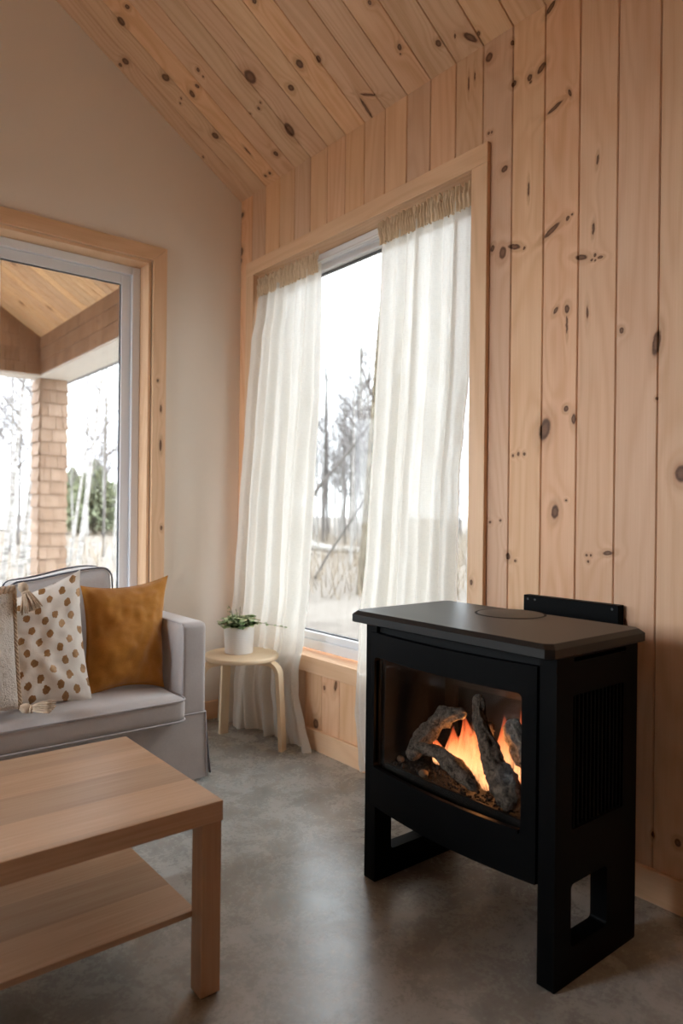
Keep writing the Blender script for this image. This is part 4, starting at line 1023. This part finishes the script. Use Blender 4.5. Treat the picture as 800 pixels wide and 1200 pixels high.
k = NT('birch_bark'); o_ = k.obj()
bk = k.noise(k.map(o_, sc=(3,3,14)), 1.2, 4, .7)
k.col(k.ramp(bk, [(.32, srgb(64,58,54)), (.42, srgb(128,123,118)), (.54, srgb(168,164,159))])); k.set(Roughness=.8); M['bark_white'] = k.m
k = NT('grey_bark'); o_ = k.obj(); k.col(k.ramp(k.noise(k.map(o_, sc=(6,6,1)), 2, 4), [(.3, srgb(78,72,68)), (.7, srgb(118,112,108))])); k.set(Roughness=.9); M['bark_grey'] = k.m
M['twig'] = plain('grey_twig', srgb(116,110,108), .9)
k = NT('mossy_bark'); o_ = k.obj(); k.col(k.ramp(k.noise(o_, 5, 5, .7), [(.3, srgb(80,72,60)), (.5, srgb(112,102,86)), (.7, srgb(140,132,116))])); k.set(Roughness=.95); M['bark_moss'] = k.m
def bare_tree(seed, H, r0, lean, nb, bark, spread=.22, twigs=5, low=.35, bend=.25):
    rr = random.Random(seed); root = bpy.data.objects.new('bare_tree', None); COL.objects.link(root)
    pts = []; px = py = 0.; a0 = rr.uniform(0, 6.28)
    for i in range(13):
        t = i/12; pts.append(Vector((lean[0]*H*t+bend*.12*H*math.sin(t*2.5+a0)*t*.3, lean[1]*H*t+bend*.12*H*math.cos(t*2.1+a0)*t*.3, H*t-.25)))
    m = MB(); m.tube(cr(pts, 2), [r0*(1-.93*(i/24)**.9) for i in range(25)], 8)
    tr = m.build('trunk', bark, root, 180)
    b = MB()
    for i in range(nb):
        t = rr.uniform(low, .98); j = t*12; j0 = min(int(j), 11); p = pts[j0].lerp(pts[j0+1], j-j0)
        th = rr.uniform(0, 6.28); L = H*spread*(1.15-t)*rr.uniform(.6, 1.2)+.25; up = rr.uniform(.5, 1.4)
        d = Vector((math.cos(th), math.sin(th), up)).normalized()
        q = [p, p+d*L*.5+Vector((0,0,.03*L)), p+d*L+Vector((0,0,.16*L))]; rb = max(.011, r0*.34*(1.05-t))
        b.tube(q, [rb, rb*.7, .003], 5)
        for w in range(twigs):
            s = rr.uniform(.25, 1); p2 = q[0].lerp(q[2], s); th2 = th+rr.uniform(-1.3, 1.3)
            d2 = Vector((math.cos(th2), math.sin(th2), rr.uniform(.2, 1.5))).normalized(); l2 = L*rr.uniform(.2, .5)
            b.tube([p2, p2+d2*l2*.5, p2+d2*l2+Vector((0,0,.08*l2))], [rb*.5, rb*.4, .004], 4)
    b.build('crown', M['twig'], root, 180)
    return root
def place(o, p, rz=0, s=1, label=None, group=None):
    o.location = p; o.rotation_euler = (0, 0, rz); o.scale = (s, s, s); tag(o, label, 'tree', group); return o
# birches the photo shows one by one (screen right is the direction RD)
RD = Vector((math.cos(YAW), -math.sin(YAW), 0))
solo = [
 (17, 11.5, 7.5, .050, .115, 14, 'bark_white', 'thick white birch trunk leaning, left of the shingled column, rising behind the pillows'),
 (-1, 12.5, 7.5, .05, .10, 16, 'bark_white', 'white birch at the very edge of the glass, leftmost of the near trunks'),
 (29, 20, 9.5, .05, .10, 20, 'bark_white', 'slim birch close beside the left face of the shingled column'),
 (90, 17, 8.6, .070, .105, 20, 'bark_white', 'tall leaning birch seen through the glass just right of the column'),
 (79, 19, 6.0, .055, .14, 16, 'bark_white', 'leaning birch partly hidden behind the right edge of the column'),
 (121, 24, 9.5, .05, .01, 22, 'bark_grey', 'thin straight tree in front of the dark evergreens'),
 (133, 22, 7, .05, .05, 18, 'bark_white', 'pale birch near the right stile of the glass door'),
 (411, 19, 6.6, .045, .012, 12, 'bark_white', 'slender upright sapling in the middle of the curtained window'),
 (424, 13, 6.5, .12, .06, 14, 'bark_moss', 'mossy brown trunk beside the edge of the right curtain'),
]
for i, (px, d, H, r0, ln, nb, bk, lab) in enumerate(solo):
    t = bare_tree(40+i, H, r0, (RD.x*ln, RD.y*ln), nb, M[bk]); place(t, brg(px, d), 0, 1, lab, 'bare trees outside')
# a fallen leaning trunk across the window view
# woodland behind: copies of six kinds
proto = [bare_tree(i, 8+i*.9, .055+.008*i, (.03*math.cos(i*2), .03*math.sin(i*2)), 34, M['bark_white' if i % 2 else 'bark_grey'], .20, 6, .3) for i in range(6)]
first = [True]*6; rw = random.Random(5)
def wood_tree(px, d, lab, grp):
    i = rw.randrange(6); o = proto[i] if first[i] else copy_tree(proto[i]); first[i] = False
    place(o, brg(px, d), rw.uniform(0, 6.28), rw.uniform(.75, 1.25), lab, grp)
for q in range(32): wood_tree(rw.uniform(-90, 46), rw.uniform(16, 48), 'bare grey or white woodland tree seen through the glass door left of the column', 'woodland left of the porch column')
for q in range(18): wood_tree(rw.uniform(76, 215), rw.uniform(40, 60), 'bare woodland tree seen through the glass door right of the column', 'woodland right of the porch column')
for q in range(95): wood_tree(rw.uniform(325, 475), rw.uniform(28, 66), 'bare hazy woodland tree far beyond the curtained window', 'woodland beyond the curtained window')
for q in range(26): wood_tree(rw.uniform(510, 610), rw.uniform(28, 60), 'bare woodland tree behind the right edge of the window', 'woodland at the window edge')
for q in range(24): wood_tree(rw.uniform(-30, 170), rw.uniform(72, 95), 'bare distant tree on the far side of the pale road', 'woodland across the road')
# evergreens
k = NT('evergreen_needles'); o_ = k.obj(); k.col(k.ramp(k.noise(o_, 2.5, 4, .7), [(.3, srgb(92,98,74)), (.5, srgb(130,134,104)), (.7, srgb(158,160,130))])); k.set(Roughness=.8); M['needles'] = k.m  # needle colour lightened to stand in for distance haze
def evergreen(seed, H, R):
    rr = random.Random(seed); root = bpy.data.objects.new('evergreen_tree', None); COL.objects.link(root)
    MB().tube([(0,0,-.2), (0,0,H*.5), (0,0,H)], [R*.07, R*.05, .01], 8).build('trunk', M['bark_grey'], root, 180)
    m = MB()
    for q in range(2600):
        t = rr.random()**.8; z = H*(.06+.94*t); L = R*(1.03-t)*rr.uniform(.45, 1.1)+.1; th = rr.uniform(0, 6.28)
        d = Vector((math.cos(th), math.sin(th), 0)); p = Vector((0,0,z)); w_ = .035+.035*(1-t); s_ = Vector((-d.y, d.x, 0))
        p = p+d*L*rr.uniform(0, .5); L *= .6; a = p+d*L*.1; b = p+d*L*.7+Vector((0,0,-.03*L)); c = p+d*L+Vector((0,0,-.14*L))
        m.add([a, b+s_*w_+Vector((0,0,.04)), c, b-s_*w_+Vector((0,0,.04)), b+Vector((0,0,-.09))], [(0,1,4),(1,2,4),(2,3,4),(3,0,4),(0,3,2,1)])
    m.build('foliage', M['needles'], root, None, fixn=False); return root
for i, (px, d, H, R, lab) in enumerate(((111, 46, 4.6, 2.9, 'dark bushy evergreen straight behind the leaning birch'), (93, 47, 3.6, 2.0, 'round evergreen just right of the shingled column'), (84, 52, 4.4, 2.2, 'evergreen partly hidden by the shingled column'), (133, 50, 3.4, 1.7, 'small evergreen at the right end of the evergreen row'))):
    place(evergreen(i+3, H, R), brg(px, d), i, 1, lab, 'evergreens beyond the porch')
# fallen pale log and low brush
p0, p1 = brg(352, 25), brg(420, 24)
m = MB(); m.tube(cr([p0+Vector((0,0,.42)), p0.lerp(p1, .45)+Vector((0,0,.22)), p1+Vector((0,0,.2))], 5), [.17-.006*i for i in range(11)], 12)
tag(m.build('fallen_log', M['bark_white'], None, 60), 'pale fallen trunk lying on the ground beyond the curtained window', 'log')
p0, p1 = brg(362, 15.5), brg(441, 15); m = MB(); m.tube(cr([brg(300, 16)+Vector((0,0,-.3)), p0+Vector((0,0,1.75)), p0.lerp(p1, .5)+Vector((0,0,2.65)), p1+Vector((0,0,3.6))], 4), [.05-.0022*i for i in range(13)], 8)
m.tube(cr([brg(362, 15.8)+Vector((0,0,-.3)), brg(380, 15.6)+Vector((0,0,.4)), brg(412, 15.4)+Vector((0,0,1.35)), brg(440, 15.2)+Vector((0,0,2.2))], 4), [.035-.0014*i for i in range(13)], 7)
m.tube([brg(441, 15)+Vector((0,0,3.6)), brg(470, 15)+Vector((0,0,4.4)), brg(478, 15)+Vector((0,0,-.2))], [.03, .05, .08], 8)
tag(m.build('leaning_tree', M['bark_grey'], None, 180), 'grey tree with long slanting limbs crossing the curtained window view', 'tree')
m = MB(); rb_ = random.Random(3)
for q in range(2600):
    px = rb_.choice((rb_.uniform(-20, 165), rb_.uniform(350, 460), rb_.uniform(510, 580))); p = brg(px, rb_.uniform(12, 46)**1.0); h = rb_.uniform(.15, .75); a = rb_.uniform(0, 6.28)
    d = Vector((math.cos(a), math.sin(a), 0))*h*rb_.uniform(.2, .8); w_ = Vector((-math.sin(a), math.cos(a), 0))*.012
    m.add([p-w_, p+w_, p+d+Vector((0,0,h))+w_*.3, p+d+Vector((0,0,h))-w_*.3], [(0,1,2,3)])
tag(m.build('dry_brush', plain('dry_brush', srgb(134,120,102), .9), fixn=False), 'dry brown grass and brush on the ground outside', 'grass', kind='stuff')

# ------------------------------------------------------------------ light, sky, camera
w = bpy.data.worlds.new('overcast_sky'); scene.world = w; w.use_nodes = True; t = w.node_tree
bg = t.nodes['Background']; tc = t.nodes.new('ShaderNodeTexCoord'); sx = t.nodes.new('ShaderNodeSeparateXYZ'); rp = t.nodes.new('ShaderNodeValToRGB')
t.links.new(tc.outputs['Generated'], sx.inputs[0]); t.links.new(sx.outputs[2], rp.inputs[0]); t.links.new(rp.outputs[0], bg.inputs[0])
rp.color_ramp.elements[0].position = 0; rp.color_ramp.elements[0].color = (.86,.93,1,1); rp.color_ramp.elements[1].position = 1; rp.color_ramp.elements[1].color = (.88,.94,1,1)
bg.inputs['Strength'].default_value = SKY
def portal(name, loc, rot, sx_, sy_):
    l = bpy.data.lights.new(name, 'AREA'); l.shape = 'RECTANGLE'; l.size = sx_; l.size_y = sy_; l.cycles.is_portal = True
    o = bpy.data.objects.new(name, l); o.location = loc; o.rotation_euler = rot; COL.objects.link(o)
portal('portal_window', (.21, (WY0+WY1)/2, 1.5), (0, math.radians(90), 0), 2.1, 1.65)
portal('portal_door', ((DX0+DX1)/2, .22, 1.27), (math.radians(-90), 0, 0), 1.95, 2.56)
for a, b in WW: portal('portal_west', (XW-.22, (a+b)/2, (WWZ[0]+WWZ[1])/2), (0, math.radians(-90), 0), WWZ[1]-WWZ[0], b-a)
cam = bpy.data.cameras.new('camera'); co = bpy.data.objects.new('camera', cam); COL.objects.link(co); scene.camera = co
F = 824.08; pit, rol = math.radians(-.03676), math.radians(.6332)
fwd = Vector((math.cos(pit)*math.sin(YAW), math.cos(pit)*math.cos(YAW), math.sin(pit)))
rt = Vector((math.cos(YAW), -math.sin(YAW), 0)); up = rt.cross(fwd)
r_2 = rt*math.cos(rol)+up*math.sin(rol); u_2 = up*math.cos(rol)-rt*math.sin(rol)
co.matrix_world = Matrix(((r_2.x, u_2.x, -fwd.x, -2.13500), (r_2.y, u_2.y, -fwd.y, -3.62264), (r_2.z, u_2.z, -fwd.z, 1.2), (0,0,0,1)))
cam.sensor_fit = 'HORIZONTAL'; cam.sensor_width = 24; cam.lens = 24*F/800; cam.clip_end = 400; cam.clip_start = .05
cam.dof.use_dof = True; cam.dof.focus_distance = 2.5; cam.dof.aperture_fstop = 2.2
vs_ = scene.view_settings; vs_.view_transform = 'Standard'; vs_.look = 'None'; vs_.gamma = 1; vs_.use_curve_mapping = False; vs_.exposure = EXPO
scene.display_settings.display_device = 'sRGB'
cy = scene.cycles; cy.max_bounces = 10; cy.diffuse_bounces = 6; cy.glossy_bounces = 4; cy.transparent_max_bounces = 24; cy.transmission_bounces = 8
cy.use_denoising = True; cy.caustics_reflective = False; cy.caustics_refractive = False; cy.sample_clamp_indirect = 6
